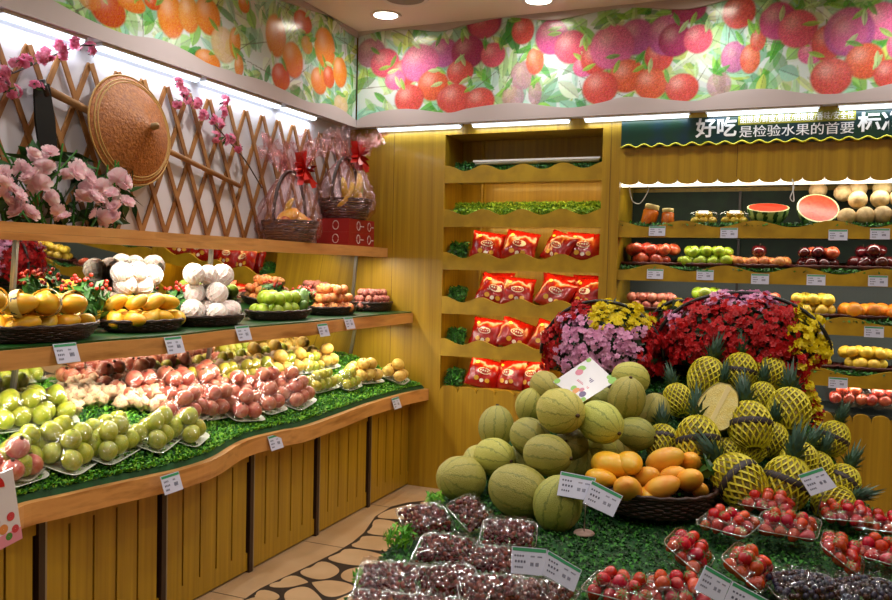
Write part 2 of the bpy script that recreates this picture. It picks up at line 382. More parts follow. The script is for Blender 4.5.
wb.poly([(CX0, 0)]+[(CX1, 0)]+scallops(CX0, CX1, CZ0-.03, .05, .1, False)[::-1], 1, YB, YB+.03)
wb.poly([(CX1, 2.58), (CX0, 2.58)]+scallops(CX0, CX1, 2.135, .03, .118, True), 1, YB, YB+.03)
wb.box((XW, YB+.03, 2.58), (XR, YB+.06, ZC))
wb.box((XW, YB+.55, 0), (XR, YB+.6, ZC))
wb.obj('wall_back', [m_yellow], kind='structure')
jt = MB()
for x in (-2.62, -1.08): jt.box((x-.0015, YB-.0012, .0), (x+.0015, YB+.001, 2.5))
jt.box((-.32, YB-.0012, 2.14), (-.317, YB+.001, 2.37))
jt.obj('trim_1', [M('panel_joint', '5c4208', .6)], kind='structure')

# ------------------------------------------------------------------ mural of painted fruit on the fascia
def mural(name, ax, plane, u0, u1, z0, z1, fruits, pal, seed, mode):
    g = np.random.default_rng(seed); st = .0048
    nu = int((u1-u0)/st)+1; nz = int((z1-z0)/st)+1
    Ug, Vg = np.meshgrid(np.linspace(u0, u1, nu), np.linspace(z0, z1, nz), indexing='ij')
    C = np.ones((nu, nz, 3))*np.array(lin('d8e8ec')[:3])
    low = np.zeros_like(Ug)
    for k in range(8): low += np.sin(Ug*g.uniform(4, 22)+g.uniform(0, 6))*np.cos(Vg*g.uniform(4, 22)+g.uniform(0, 6))
    C += (low/16)[..., None]*np.array([.12, .02, -.02])
    def ell(u, v, a, b, th, col, alpha=1., vein=False, shade=None):
        m = (abs(Ug-u) < max(a, b)*1.1) & (abs(Vg-v) < max(a, b)*1.1)
        i = np.where(m)
        if not len(i[0]): return
        x = (Ug[i]-u)*math.cos(th)+(Vg[i]-v)*math.sin(th); y = -(Ug[i]-u)*math.sin(th)+(Vg[i]-v)*math.cos(th)
        if vein: ins = (abs(x)/a) < 1; d = np.where(ins, abs(y)/(b*(1-(x/a)**2).clip(.01)), 9)
        else: d = np.sqrt((x/a)**2+(y/b)**2)
        w = ((1-d)*8).clip(0, 1)*alpha
        col = np.array(col)[None]*np.ones((len(x), 1))
        if vein: col = col*(1+.25*np.sign(y)[:, None]*.6); col[abs(y) < b*.07] *= .6
        if shade is not None: col = shade(x/a, y/b, d, col)
        C[i] = C[i]*(1-w[:, None])+col*w[:, None]
    gr = [lin(c)[:3] for c in ('8fd05a', 'b8e0a0', '5cb04a', 'a0dcc8', 'c8e070', '3c9040', '9cd0c0', 'd8ecd8')]
    for k in range(int((u1-u0)*150)):
        ell(g.uniform(u0, u1), g.uniform(z0, z1), g.uniform(.05, .13), g.uniform(.02, .055), g.uniform(0, PI), gr[g.integers(len(gr))], g.uniform(.5, .95), True)
    for k in range(int((u1-u0)*14)):   # twigs
        u, v, th = g.uniform(u0, u1), g.uniform(z0, z1), g.uniform(0, PI)
        ell(u, v, g.uniform(.1, .25), .0035, th, lin('6a6a58')[:3], .7)
    for (x, y, rx, ry, ci, al) in fruits:
        c = W(x, y, ax, plane); e = W(x+rx*1.2, y, ax, plane); h = W(x, y-ry*1.2, ax, plane)
        o = 1-ax; a = abs(e[o]-c[o]); b = abs(h.z-c.z)
        ca, cb, cc = (np.array(lin(q)[:3]) for q in pal[ci])
        def sh(X, Y, d, col):
            t = ((X*.6-Y*.8)*.5+.5).clip(0, 1)[:, None]; sp = g.random(len(X))[:, None]
            if mode == 'berry':
                sp = (np.sin(X*a*520+Y*3)*np.cos(Y*b*560+X*4)*.5+.5)[:, None]*.6+sp*.4
            col = ca*(1-t)+cb*t; col = col*(1-.5*sp)+cc*.5*sp
            hl = np.exp(-((X+.3)**2+(Y-.35)**2)*7)[:, None]*.35
            return (col*(1-hl)+hl*np.array([1, .85, .8]))*(1-.25*(d**6)[:, None])*((.72+.5*g.random((len(X), 1))) if mode == 'berry' else 1)
        ell(c[o], c.z, a, b, 0, ca, al, shade=sh)
        for q in range(2): ell(c[o]+g.uniform(-a, a), c.z+b*g.uniform(.8, 1.2), .05, .016, g.uniform(0, PI), gr[g.integers(3)], .8, True)
    C = (C*.88+g.normal(0, .014, C.shape)).clip(0, 1)
    me = bpy.data.meshes.new(name); P = np.zeros((nu, nz, 3)); P[..., 1-ax] = Ug; P[..., ax] = plane; P[..., 2] = Vg
    idx = np.arange(nu*nz).reshape(nu, nz); q = np.stack([idx[:-1, :-1], idx[1:, :-1], idx[1:, 1:], idx[:-1, 1:]], -1).reshape(-1, 4)
    me.vertices.add(nu*nz); me.vertices.foreach_set('co', P.ravel()); me.loops.add(q.size); me.loops.foreach_set('vertex_index', q.ravel())
    me.polygons.add(len(q)); me.polygons.foreach_set('loop_start', np.arange(0, q.size, 4)); me.update(calc_edges=True)
    ca = me.color_attributes.new('print', 'FLOAT_COLOR', 'POINT'); ca.data.foreach_set('color', np.concatenate([C.reshape(-1, 3), np.ones((nu*nz, 1))], 1).ravel())
    t = NT(name+'_print'); p = t.n('ShaderNodeBsdfPrincipled'); p.inputs['Roughness'].default_value = .16; at = t.n('ShaderNodeAttribute', attribute_name='print'); t.l(at.outputs[0], p.inputs['Base Color']); t.l(p.outputs[0], t.out.inputs[0])
    me.materials.append(t.m); return inst(name, me)
PB = [('d86a90', 'c85a9a', 'a83a7a'), ('e85878', 'd03458', 'f8a0b0'), ('e85c88', 'd850a0', 'f8b8d8'), ('dc4a4a', 'cc3038', 'f49888'), ('cc5aa0', 'a8489c', 'ecA0d0'), ('e8604a', 'd84838', 'f0a070'), ('c88aa0', 'b878a0', 'd8a8b8'), ('a83a68', '8a2c5c', 'd86090')]
bf = [(371, 53, 13, 13, 6, 1), (385, 63, 13, 13, 1, 1), (404, 73, 12, 12, 3, 1), (395, 80, 9, 9, 2, 1), (443, 53, 14, 13, 4, 1), (420, 63, 17, 17, 2, 1), (433, 85, 14, 14, 5, 1), (409, 99, 13, 13, 3, 1), (449, 99, 11, 11, 3, 1),
      (484, 22, 16, 15, 7, 1), (484, 25, 13, 12, 1, .6), (523, 31, 10, 12, 3, 1), (468, 52, 15, 15, 7, 1), (493, 55, 11, 11, 1, 1), (460, 72, 12, 11, 3, 1), (455, 99, 14, 14, 3, 1), (480, 101, 13, 12, 3, 1), (523, 75, 11, 13, 6, .8), (535, 61, 8, 12, 5, .9), (513, 97, 10, 11, 6, .7), (535, 93, 6, 11, 6, .7),
      (552, 37, 15, 16, 0, 1), (571, 47, 15, 15, 1, 1), (584, 67, 10, 9, 2, 1), (595, 59, 13, 14, 3, 1), (636, 37, 17, 16, 4, 1), (659, 56, 13, 14, 3, 1), (612, 47, 20, 20, 2, 1), (627, 76, 16, 15, 5, 1), (600, 88, 16, 15, 3, 1), (651, 84, 15, 14, 5, 1), (667, 35, 18, 18, 4, 1),
      (689, 8, 16, 13, 7, 1), (675, 40, 15, 15, 7, 1), (698, 39, 13, 13, 1, 1), (739, 12, 15, 15, 3, 1), (734, 57, 12, 14, 4, .9), (682, 88, 15, 13, 3, 1), (719, 85, 11, 12, 6, .7), (750, 59, 9, 13, 5, .9), (758, 40, 7, 10, 3, .9),
      (778, 21, 17, 17, 0, 1), (811, 53, 12, 10, 2, 1), (798, 29, 18, 17, 1, 1), (827, 43, 14, 16, 3, 1), (881, 21, 18, 17, 2, 1), (849, 32, 23, 22, 4, 1), (849, 34, 17, 16, 2, .6), (865, 61, 18, 16, 5, 1), (831, 77, 19, 17, 3, 1), (889, 74, 14, 13, 3, 1), (902, 45, 14, 14, 2, 1)]
mural('mural_lychee', 1, YM+.012, XM, 1.9, ZB, ZC, bf, PB, 5, 'berry')
PO = [('e8902c', 'd85a1c', 'f0b850'), ('e8a040', 'd86820', 'f0c870'), ('d85028', 'b83a1c', 'e88a3c'), ('e8c088', 'd8a878', 'f0dcb0')]
lf = [(108, 9, 16, 16, 2, 1), (131, 2, 13, 9, 0, 1), (171, 16, 12, 20, 0, 1), (189, 14, 9, 17, 1, 1), (208, 16, 11, 17, 0, 1), (208, 61, 11, 10, 0, 1), (224, 45, 11, 16, 3, .8), (152, 3, 7, 6, 2, 1), (276, 36, 9, 19, 1, 1), (303, 22, 8, 10, 2, 1), (293, 60, 9, 16, 0, 1), (325, 48, 9, 18, 0, 1), (319, 81, 7, 12, 0, 1), (329, 77, 5, 10, 2, 1), (340, 72, 6, 14, 0, 1), (281, 77, 8, 12, 2, 1), (235, 43, 5, 14, 1, 1), (244, 4, 5, 8, 0, 1), (307, 45, 5, 8, 1, .8), (239, 66, 4, 10, 0, .9), (341, 105, 6, 9, 3, .8), (90, 0, 10, 9, 1, .7)]
mural('mural_mango', 0, XM-.012, 1.5, YM+.012, ZB, ZC, lf, PO, 9, 'mango')
for n, l in (('mural_lychee', 'wall panel printed with pink and red lychees among green leaves, above the yellow back wall'), ('mural_mango', 'wall panel printed with orange mangoes and green leaves, above the trellis wall')): props(bpy.data.objects[n], l, 'mural')
# wavy white mouldings under and over the murals
bt = [(356, 37), (380, 31), (407, 29), (440, 31), (469, 24), (507, 17), (552, 20), (589, 13), (627, 7), (669, 9), (694, 8), (726, 0)]
bb = [(356, 121), (375, 113), (407, 109), (447, 113), (467, 109), (493, 105), (520, 103), (568, 108), (600, 103), (627, 97), (669, 100), (697, 101), (729, 92), (769, 89), (811, 94), (849, 93), (891, 84)]
lb = [(51, 0), (80, 16), (107, 28), (128, 35), (160, 40), (187, 52), (208, 64), (230, 71), (236, 74), (260, 80), (287, 92), (308, 102), (327, 104), (340, 109), (356, 121)]
lt = [(281, 0), (308, 9), (332, 17), (345, 29), (356, 37)]
def smoothl(P, n=6):
    out = []
    for i in range(len(P)-1):
        p0 = P[max(i-1, 0)]; p1 = P[i]; p2 = P[i+1]; p3 = P[min(i+2, len(P)-1)]
        for j in range(n):
            t = j/n; out.append(tuple(.5*((2*p1[k])+(-p0[k]+p2[k])*t+(2*p0[k]-5*p1[k]+4*p2[k]-p3[k])*t*t+(-p0[k]+3*p1[k]-3*p2[k]+p3[k])*t**3) for k in (0, 1)))
    return out+[tuple(P[-1])]
def wl(pts, ax, plane): return smoothl([(W(x, y, ax, plane)[1-ax], W(x, y, ax, plane).z) for x, y in pts])
q = wl(bb, 1, YM); q = [(XM, q[0][1])]+[a for a in q if a[0] > XM+.01]; q = [(a, max(z, ZB+.012)) for a, z in q]; end = q[-1]
q += waveline(end[0]+.1, 1.9, end[1], .02, .9)
MB().poly([(XM, ZB)]+[(1.9, ZB)]+q[::-1], 1, YM-.008, YM+.012).obj('trim_2', [m_trim], kind='structure')
q = wl(bt, 1, YM); q = [(XM, q[0][1])]+[a for a in q if a[0] > XM+.01]+[(1.9, ZC-.005)]
MB().poly([(1.9, ZC)]+[(XM, ZC)]+q, 1, YM-.008, YM+.012).obj('trim_3', [m_trim], kind='structure')
q = wl(lb, 0, XM); y0 = q[0][0]
q = waveline(1.2, y0-.1, q[0][1], .015, .8)+[a for a in q if a[0] < YM-.01]+[(YM, q[-1][1])]; q = [(a, max(z, ZB+.012)) for a, z in q]
MB().poly([(YM, ZB), (1.2, ZB)]+q, 0, XM-.012, XM+.008).obj('trim_4', [m_trim], kind='structure')
q = wl(lt, 0, XM); q = [(1.2, ZC-.03)]+q[:-1]+[(YM, q[-1][1])]
MB().poly([(YM, ZC), (1.2, ZC)]+q[:], 0, XM-.012, XM+.008).obj('trim_5', [m_trim], kind='structure')
MB().box((XW, .8, ZB-.012), (XM+.008, YM, ZB)).box((XW, YM-.008, ZB-.012), (1.9, YB+.03, ZB)).obj('trim_6', [m_trim], kind='structure')

# ------------------------------------------------------------------ lamps
def area(name, loc, sx, sy, energy, col, rot=(0, 0, 0), spread=180, parent=None):
    l = bpy.data.lights.new(name, 'AREA'); l.shape = 'RECTANGLE'; l.size = sx; l.size_y = sy; l.energy = energy; l.color = col[:3]; l.spread = rad(spread)
    o = link(bpy.data.objects.new(name, l)); o.location = loc; o.rotation_euler = rot; return o
def downlight(x, y, label, e=34):
    t = empty('downlight', (x, y, ZC), label=label, cat='ceiling light', group='round ceiling downlights')
    b = MB(); b.lathe([(.075, -.001), (.1, -.012), (.105, -.004), (.105, .0)], 32); b.obj('ring', [m_white], t, True)
    b = MB(); b.lathe([(.001, -.004), (.078, -.004)], 32); b.obj('diffuser', [m_lampd], t)
    l = bpy.data.lights.new('downlight_lamp', 'SPOT'); l.energy = e; l.color = (1, .94, .86); l.spot_size = rad(150); l.spot_blend = .8; l.shadow_soft_size = .07
    o = link(bpy.data.objects.new('downlight_lamp', l)); o.location = (x, y, ZC-.03)
E_DOWN = 46
downlight(-2.53, 4.9, 'small round glowing downlight in the ceiling near the corner of the two murals', E_DOWN*.45)
downlight(-1.49, 4.93, 'round glowing downlight cut by the top edge above the lychee mural', E_DOWN*.45)
for i, (x, y) in enumerate([(-.45, 4.9), (.6, 4.9), (-2.3, 3.3), (-1.0, 3.1), (.3, 3.1), (-2.2, 1.6), (-.9, 1.4), (.6, 1.4), (-1.6, -.3), (.3, -.4), (1.8, 3.2), (1.8, 1.2)]):
    downlight(x, y, 'round ceiling downlight further along the shop ceiling', E_DOWN*(.45 if y > 4 else 1.05 if y > 2 else .75 if x < -1.5 else .5))
v = empty('ceiling_speaker', (W(405, -2, 2, ZC).x, W(405, -2, 2, ZC).y, ZC), label='round grey ceiling speaker at the top edge beside the small downlight', cat='speaker')
b = MB(); b.lathe([(.12, -.002), (.14, -.012), (.15, -.003), (.15, 0)], 32); b.obj('ring', [m_white], v, True)
b = MB(); b.lathe([(.001, -.006), (.122, -.004)], 32); b.obj('grille', [M('speaker_grille', '8a8480', .7)], v)
def tube_light(a, b_, label, group, e, rotd=0, vis=True, w=.05, h=.022, col=(.86, .94, 1), mat=None):
    a = Vector(a); b_ = Vector(b_); mid = (a+b_)/2; L = (b_-a).length; ang = math.atan2(b_.y-a.y, b_.x-a.x)
    t = empty('tube_light', mid, (0, 0, ang), label=label, cat='tube light', group=group)
    MB().box((-L/2, -w/2-.004, 0), (L/2, w/2+.004, .012)).obj('housing', [m_white], t)
    q = MB(); q.tube([(-L/2+.01, 0, -.004), (L/2-.01, 0, -.004)], h/2+.004, 10); me = q.mesh('lamp', [mat or m_tube]); o = inst('lamp', me, parent=t); o.scale = (1, w/(h+.008), 1)
    area('tube_lamp', mid-Vector((0, 0, h/2+.014)), L*.95, w, e, col, (0, 0, ang))
    return t
PL = ['first', 'second', 'third', 'fourth', 'fifth', 'sixth']
E_TUBE = .8
for i, (x0, x1) in enumerate([(-2, 82), (97, 197), (202, 278), (282, 314)]):
    xx = [x0, x1]; ys = [16+.342*x-4 for x in xx]; p = [W(x, y, 0, -2.945) for x, y in zip(xx, ys)]
    tube_light((-2.942, p[0].y, ZB-.026), (-2.942, p[1].y, ZB-.026), f'{PL[i]} white tube light from left under the mango mural', 'tube lights above the trellis', E_TUBE)
for i, (x0, x1) in enumerate([(378, 461), (472, 570), (584, 690), (706, 820), (838, 950)]):
    p = [W(x, 128-.043*(x-380)-3, 1, 5.21) for x in (x0, x1)]
    tube_light((p[0].x, 5.215, ZB-.026), (p[1].x, 5.215, ZB-.026), f'{PL[i]} white tube light from left under the lychee mural', 'tube lights above the yellow wall', E_TUBE*.8)

# ------------------------------------------------------------------ green shop sign with lettering
def text(body, size, parent, loc, rot, mat, name='lettering', off=.0, ext=.002, sx=1):
    c = bpy.data.curves.new('t', 'FONT'); c.body = body; c.size = size; c.offset = off; c.extrude = ext; c.align_x = 'LEFT'
    o = link(bpy.data.objects.new('t', c)); bpy.context.view_layer.update()
    me = bpy.data.meshes.new_from_object(o.evaluated_get(bpy.context.evaluated_depsgraph_get())); bpy.data.objects.remove(o)
    me.materials.clear(); me.materials.append(mat); xs = [v.co.x for v in me.vertices]; zs = [v.co.y for v in me.vertices]
    q = inst(name, me, loc, rot, parent=parent); q.scale = (sx, 1, 1); q['w'] = max(xs)-min(xs) if xs else 0
    return q, (min(xs), max(xs), min(zs), max(zs))
sg = empty('shop_sign', (0, YB, 2.44), label='long dark green sign with white Chinese lettering and a yellow zigzag, over the cooler', cat='sign')
s0 = W(621, 148, 1, YB-.012); 
MB().box((s0.x, -.014, 2.335-2.44), (1.35, -.001, 2.503-2.44)).obj('board', [M('sign_green', '07301f', .35, '0a2848', scale=6, ramp=(.45, .8))], sg)
zz = MB(); pts = [(s0.x+.048*i, 2.343-2.44+.010*(1 if i % 2 else -1)) for i in range(int((1.35-s0.x)/.048)+1)]
pts = smoothl(pts, 3); zz.tube([(x, -.017, z) for x, z in pts], .006, 6); zz.obj('zigzag', [M('sign_yellow', 'c8c41c', .4)], sg, True)
m_wl = M('sign_white', 'e8e8e8', .4)
def put(body, x0, x1, y0, y1, mat=m_wl, off=.004, name='lettering'):
    a = W(x0, y1, 1, YB-.016); b_ = W(x0, y0, 1, YB-.016); b_.x = W(x1, y0, 1, YB-.016).x
    q, (ax, bx, az, bz) = text(body, 1, sg, (0, 0, 0), (PI/2, 0, 0), mat, name, off=0 if off < .002 else off/((b_.z-a.z)), ext=0)
    sxx = (b_.x-a.x)/(bx-ax); szz = (b_.z-a.z)/(bz-az); q.scale = (sxx, szz, 1); q.location = (a.x-ax*sxx, -.0155, a.z-az*szz-2.44)
    if off < .002:
        c_ = q.copy(); COL.objects.link(c_); c_.location.x += .0013; c_.location.y -= .0002; q['w'] = 0
put('好吃', 695, 737, 118.5, 138, off=.003)
a = W(738, 125, 1, YB-.016); b_ = W(856, 113.5, 1, YB-.016)
b_.z = W(738, 114.5, 1, YB-.016).z; MB().box((a.x, -.0155, a.z-2.44), (b_.x, -.0142, b_.z-2.44)).obj('yellow_strip', [M('strip_yellow', '84801c', .4)], sg)
put('甜酸度/鲜度/脆度/细嫩度/香味/安全性', 740, 854, 115.5, 123.5, off=.001)
put('是检验水果的首要', 739, 854, 126, 137.5, off=.0015)
put('标准', 857, 905, 112.5, 132, off=.003)

# ------------------------------------------------------------------ niche shelves in the yellow wall
def wavy_board(mb, x0, x1, zb, zt, amp, per, y0, y1, ph=0, m=0): mb.poly([(x0, zb), (x1, zb)]+waveline(x0, x1, zt, amp, per, ph=ph)[::-1], 1, y0, y1, m)
niche = empty('wall_shelving', ((NX0+NX1)/2, YB+.03, NZ0), label='recessed yellow wall shelving with wavy shelf fronts and warm strip lights', cat='shelving')
ox, oz = (NX0+NX1)/2, NZ0; DN = .3
b = MB(); b.box((NX0-ox-.02, DN, 0), (NX1-ox+.02, DN+.02, NZ1-oz+.02)); b.obj('back_panel', [m_yellow], niche)
for sx in (NX0-ox-.02, NX1-ox): MB().box((sx, 0, 0), (sx+.02, DN, NZ1-oz+.02)).obj('side_panel', [m_yellow], niche)
MB().box((NX0-ox, 0, NZ1-oz), (NX1-ox, DN, NZ1-oz+.02)).obj('top_panel', [m_yellow], niche)
MB().tube([(NX0-ox+.16, DN-.012, .05), (NX0-ox+.16, DN-.012, NZ1-oz)], .012, 8).obj('post', [m_yellow2], niche)
NZ = [2.139, 1.838, 1.543, 1.237, .943]
for i, z in enumerate(NZ):
    b = MB(); b.box((NX0-ox, -.005, z-oz+.02), (NX1-ox, DN, z-oz+.06)); b.obj('shelf_board', [m_yellow], niche)
    b = MB(); wavy_board(b, NX0-ox, NX1-ox, z-oz-.003, z-oz+.098, .02, .275, -.028, -.005, ph=1.2); b.obj('wavy_front', [m_yellow2], niche)
    MB().box((NX0-ox+.12, .0, z-oz+.008), (NX1-ox, .02, z-oz+.0195)).obj('led_strip', [m_led], niche)
    area('shelf_led', ((NX0+NX1)/2+.06, YB+.07, z+.004), (NX1-NX0)*.85, .03, 1.15, (1, .74, .28), (rad(35), 0, 0))
MB().box((NX0-ox, 0, -.0), (NX1-ox, DN, .015)).obj('shelf_board', [m_yellow], niche)

# ------------------------------------------------------------------ refrigerated display
cool = empty('display_cooler', (.15, YB+.03, .74), label='open wall cooler with grey perforated back and wavy yellow shelf fronts', cat='cooler')
t = NT('perforated_grey'); p = t.n('ShaderNodeBsdfPrincipled'); t.l(p.outputs[0], t.out.inputs[0]); tc = t.n('ShaderNodeTexCoord'); vo = t.n('ShaderNodeTexVoronoi', i_Scale=42.); vo.inputs['Randomness'].default_value = 0
r = t.n('ShaderNodeValToRGB'); r.color_ramp.elements[0].position = .28; r.color_ramp.elements[1].position = .34; r.color_ramp.elements[0].color = lin('1c1e1e'); r.color_ramp.elements[1].color = lin('565e5c'); t.l(tc.outputs['Object'], vo.inputs['Vector']); t.l(vo.outputs[0], r.inputs[0]); t.l(r.outputs[0], p.inputs['Base Color']); p.inputs['Metallic'].default_value = .4; m_perf = t.m
cx0, cx1 = CX0-.15, CX1-.15
MB().box((cx0, .46, 0), (cx1, .48, .87)).obj('back_panel', [m_perf], cool)
MB().box((cx0, .46, .87+.03), (cx1, .48, 1.36)).obj('green_back_panel', [M('cooler_dark_green', '081a0e', .7, '0f2812', scale=14)], cool)
for sx in (cx0-.015, cx1): MB().box((sx, 0, -.02), (sx+.015, .48, 1.4)).obj('side_panel', [m_yellow2], cool)
MB().box((cx0, 0, 1.39), (cx1, .48, 1.41)).obj('top_panel', [m_white], cool)
for x in (-.32, ): MB().box((x-.15-.008, .44, .0), (x-.15+.008, .46, 1.36)).obj('divider', [m_darkpost], cool)
MB().tube([(cx0, .06, 1.372), (cx1, .06, 1.372)], .014, 8).obj('lamp', [m_cool], cool)
area('cooler_lamp', (.15, YB+.1, 2.08), 2.2, .05, 3.6, (1, .93, .78), (rad(20), 0, 0))
CZ = [1.773, 1.50, 1.215, .915]
for i, z in enumerate(CZ):
    zz_ = z-.74
    MB().box((cx0, .0, zz_+.015), (cx1, .46, zz_+.035)).obj('shelf', [M('shelf_dark', '2a3230', .5) if i == 0 else bpy.data.materials['shelf_dark']], cool)
    b = MB(); wavy_board(b, cx0, cx1, zz_, zz_+.085, .02, .42, -.02, 0, ph=.6+i*2.4); b.obj('wavy_front', [m_yellow2], cool)
    MB().box((cx0, .03, zz_+.002), (cx1, .05, zz_+.014)).obj('lamp', [m_white], cool)
    area('cooler_shelf_lamp', (.15, YB+.09, z-.003), 2.2, .02, 3., (1, .93, .8), (rad(25), 0, 0))
MB().box((cx0, 0, .0), (cx1, .46, .02)).obj('deck', [bpy.data.materials['shelf_dark']], cool)

# ------------------------------------------------------------------ left counter: cabinets, worktop, mirror shelves
for k in range(9):
    y1 = YB-0.626*k; y0 = y1-0.626
    if y1 < .6: break
    c = empty('base_cabinet', (XF, y0, 0), label=f'yellow slatted cabinet under the long counter, {ORD[k]} from the back wall', cat='cabinet', group='slatted cabinets under the counter')
    b = MB(); w = 0.626-.03; n = 5; b.box((-.02, .03, 0.012), (0, 0.625, .1)); b.box((-.02, .03, .56), (0, 0.625, .62))
    for i in range(n):
        a = .03+(.585)*i/n; b.box((-.018, a+.005, .1), (0, a+.585/n-.005, .56))
    b.obj('front_panel', [m_yellow], c)
    MB().box((-.45, .001, .0), (-.031, .625, .61)).obj('body', [m_darkpost], c)
    MB().box((-.03, 0.001, 0), (.012, .028, .62)).obj('post', [m_darkpost], c)
    MB().box((-.0295, .0281, 0), (.012, .036, .62)).obj('post_edge', [m_metal], c)
def board(name, pts, z0, z1, xb, label, cat, mats=None, **k):
    b = MB(); P = smoothl(pts, 5); b.poly([(x, y) for x, y in P]+[(xb, P[-1][1]), (xb, P[0][1])], 2, z0, z1); return b.obj(name, [m_wood], label=label, cat=cat, **k)
cpx = [(24, 528), (67, 517), (111, 506), (157, 495), (185, 488), (217, 476), (247, 457), (285, 446), (311, 440), (361, 420), (374, 415), (406, 405)]
cf = [(W(x, y, 2, .621).x, W(x, y, 2, .621).y) for x, y in cpx]; cf = [(-2.33, .9), (-2.3, 1.5), (-2.33, 1.87)]+cf+[(-2.31, YB-.002)]
worktop = board('counter_top', cf, .621, .70, -2.95, 'long live-edge orange wood counter top with wavy front along the trellis wall', 'counter')
ZM = 1.159
mpx = [(0, 371), (53, 365), (83, 362), (107, 359), (150, 356), (187, 352), (227, 345), (267, 340), (317, 335), (352, 330)]
mf = [(W(x, y, 2, ZM).x, W(x, y, 2, ZM).y) for x, y in mpx]; mf = [(-2.45, .9), (-2.5, 1.5)]+[((a*.6-2.46*.4), b_) for a, b_ in mf]+[(-2.445, YB-.002)]
board('display_shelf', mf, ZM, ZM+.07, -2.92, 'middle live-edge wood shelf carrying the wicker fruit baskets', 'shelf')
tf = [(-2.62, .9), (-2.63, 2.0), (-2.60, 2.55), (-2.64, 3.0), (-2.61, 3.6), (-2.66, 4.2), (-2.62, 4.7), (-2.655, YB-.002)]
ZT = 1.622
lip = MB(); _P = smoothl(tf, 5); lip.poly([(x, y) for x, y in _P]+[(x-.03, y) for x, y in _P[::-1]], 2, ZT-.006, ZT+.022); lip = lip.obj('front_lip', [m_wood])
topb = board('display_shelf', tf, ZT+.0225, ZT+.06, XW+.001, 'top wood shelf carrying artificial flowers and the wrapped gift baskets', 'shelf')
lip.parent = topb
# cloths and grass
def strip(mb, pts, off, z0, z1, xb, m=0):
    P = smoothl(pts, 5); mb.poly([(x-off, y) for x, y in P]+[(xb, P[-1][1]), (xb, P[0][1])], 2, z0, z1, m)
b = MB(); strip(b, mf, .012, ZM+.07, ZM+.078, -2.9); b.obj('leaf_cloth', [m_leafcloth], label='dark green leaf cloth lying on the middle wood shelf under the baskets', cat='cloth')
KX = .36; BC = .715+KX*(-2.42)            # bed z = BC - KX*X
bed = MB(); P = smoothl(cf, 5); pr = []
n = len(P)
v = [(x-.035, y, .70) for x, y in P]+[(x-.05, y, .72) for x, y in P]+[(-2.93, y, BC+KX*2.93) for x, y in P]+[(-2.93, y, .70) for x, y in P]
f = [(r*n+i, r*n+i+1, (r+1)*n+i+1, (r+1)*n+i) for r in range(3) for i in range(n-1)]
bed.add(v, f); bed.obj('sloped_bed', [m_greenfelt], label='sloping dark green display bed on the counter top under the wrapped fruit', cat='display bed')
def turf(mb, fn, n, size=.012, seed=1, lift=.012, mats=3):
    """fn(u,v)->(point) over a unit square; tufts of small curled leaves"""
    g = np.random.default_rng(seed)
    for i in range(n):
        p = fn(g.random(), g.random())
        if p is None: continue
        s = size*g.uniform(.7, 1.4); a = g.uniform(0, 2*PI); t = g.uniform(.2, 1.2); ca, sa = math.cos(a), math.sin(a); h = lift*g.uniform(.2, 1.3)
        x, y, z = p
        dx, dy = ca*s, sa*s; wx, wy = -sa*s*.45, ca*s*.45
        mb.v.append(np.array([(x, y, z+h*.3), (x+dx*.5+wx, y+dy*.5+wy, z+h+s*t*.5), (x+dx, y+dy, z+h+s*t*.35), (x+dx*.5-wx, y+dy*.5-wy, z+h+s*t*.5)]))
        k = mb.n; mb.f.append((k, k+1, k+2, k+3)); mb.m.append(int(g.integers(mats))); mb.n += 4
    return mb
yy = [p[1] for p in P]; xx = [p[0] for p in P]
def bedz(x, y):
    xf = np.interp(y, yy, xx)-.05; t = min(max((xf-x)/(xf+2.93), 0), 1); return .72+(BC+KX*2.93-.72)*t
def bedp(u, v):
    y = 1.6+(YB-1.62)*u; x = np.interp(y, yy, xx)-.045; x = x+( -2.92-x)*(v**1.3); return x, y, bedz(x, y)
b = turf(MB(), bedp, 22000, .013, 2, .012); b.obj('artificial_grass', GR, label='bright green artificial grass mat on the sloping counter bed', cat='grass', kind='stuff')
# mirrors leaning forward over each tier
def mirror(z0, z1, tilt, label):
    h = (z1-z0)/math.cos(rad(tilt)); m = empty('mirror_panel', (-2.935, 3.0, z0), (0, rad(tilt), 0), label=label, cat='mirror')
    MB().box((-.006, -2.0, 0), (0, YB-3.0-.004, h)).obj('glass', [m_mirror], m)
    MB().box((-.02, -2.0, 0), (-.007, YB-3.0-.004, h)).obj('backing', [m_darkpost], m)
    for y in (YB-3.0-.012, .62, -.6): MB().box((0, y-.006, 0), (.012, y+.006, h)).obj('post', [m_metal], m)
mirror(BC+KX*2.935+.01, ZM-.004, 10, 'long mirror leaning over the counter fruit, below the middle shelf')
mirror(ZM+.08, ZT+.012, 5, 'long mirror behind the wicker baskets, below the top shelf')
for (x, z, e, l) in ((-2.66, ZM-.0135, 13, 'under the middle shelf'), (-2.70, ZT+.0095, 16, 'under the top shelf')):
    for j, (a, c) in enumerate([(1.15, 2.3), (2.4, 3.75), (3.85, 5.15)]):
        tube_light((x, a, z), (x, c, z), f'thin white tube light {l}, {PL[2-j]} from the back wall', 'tube lights under the shelves', e*.45, w=.03, h=.006, col=(1, .93, .8), mat=emit('shelf_tube_%d' % j, 'fff4e0', 3.))
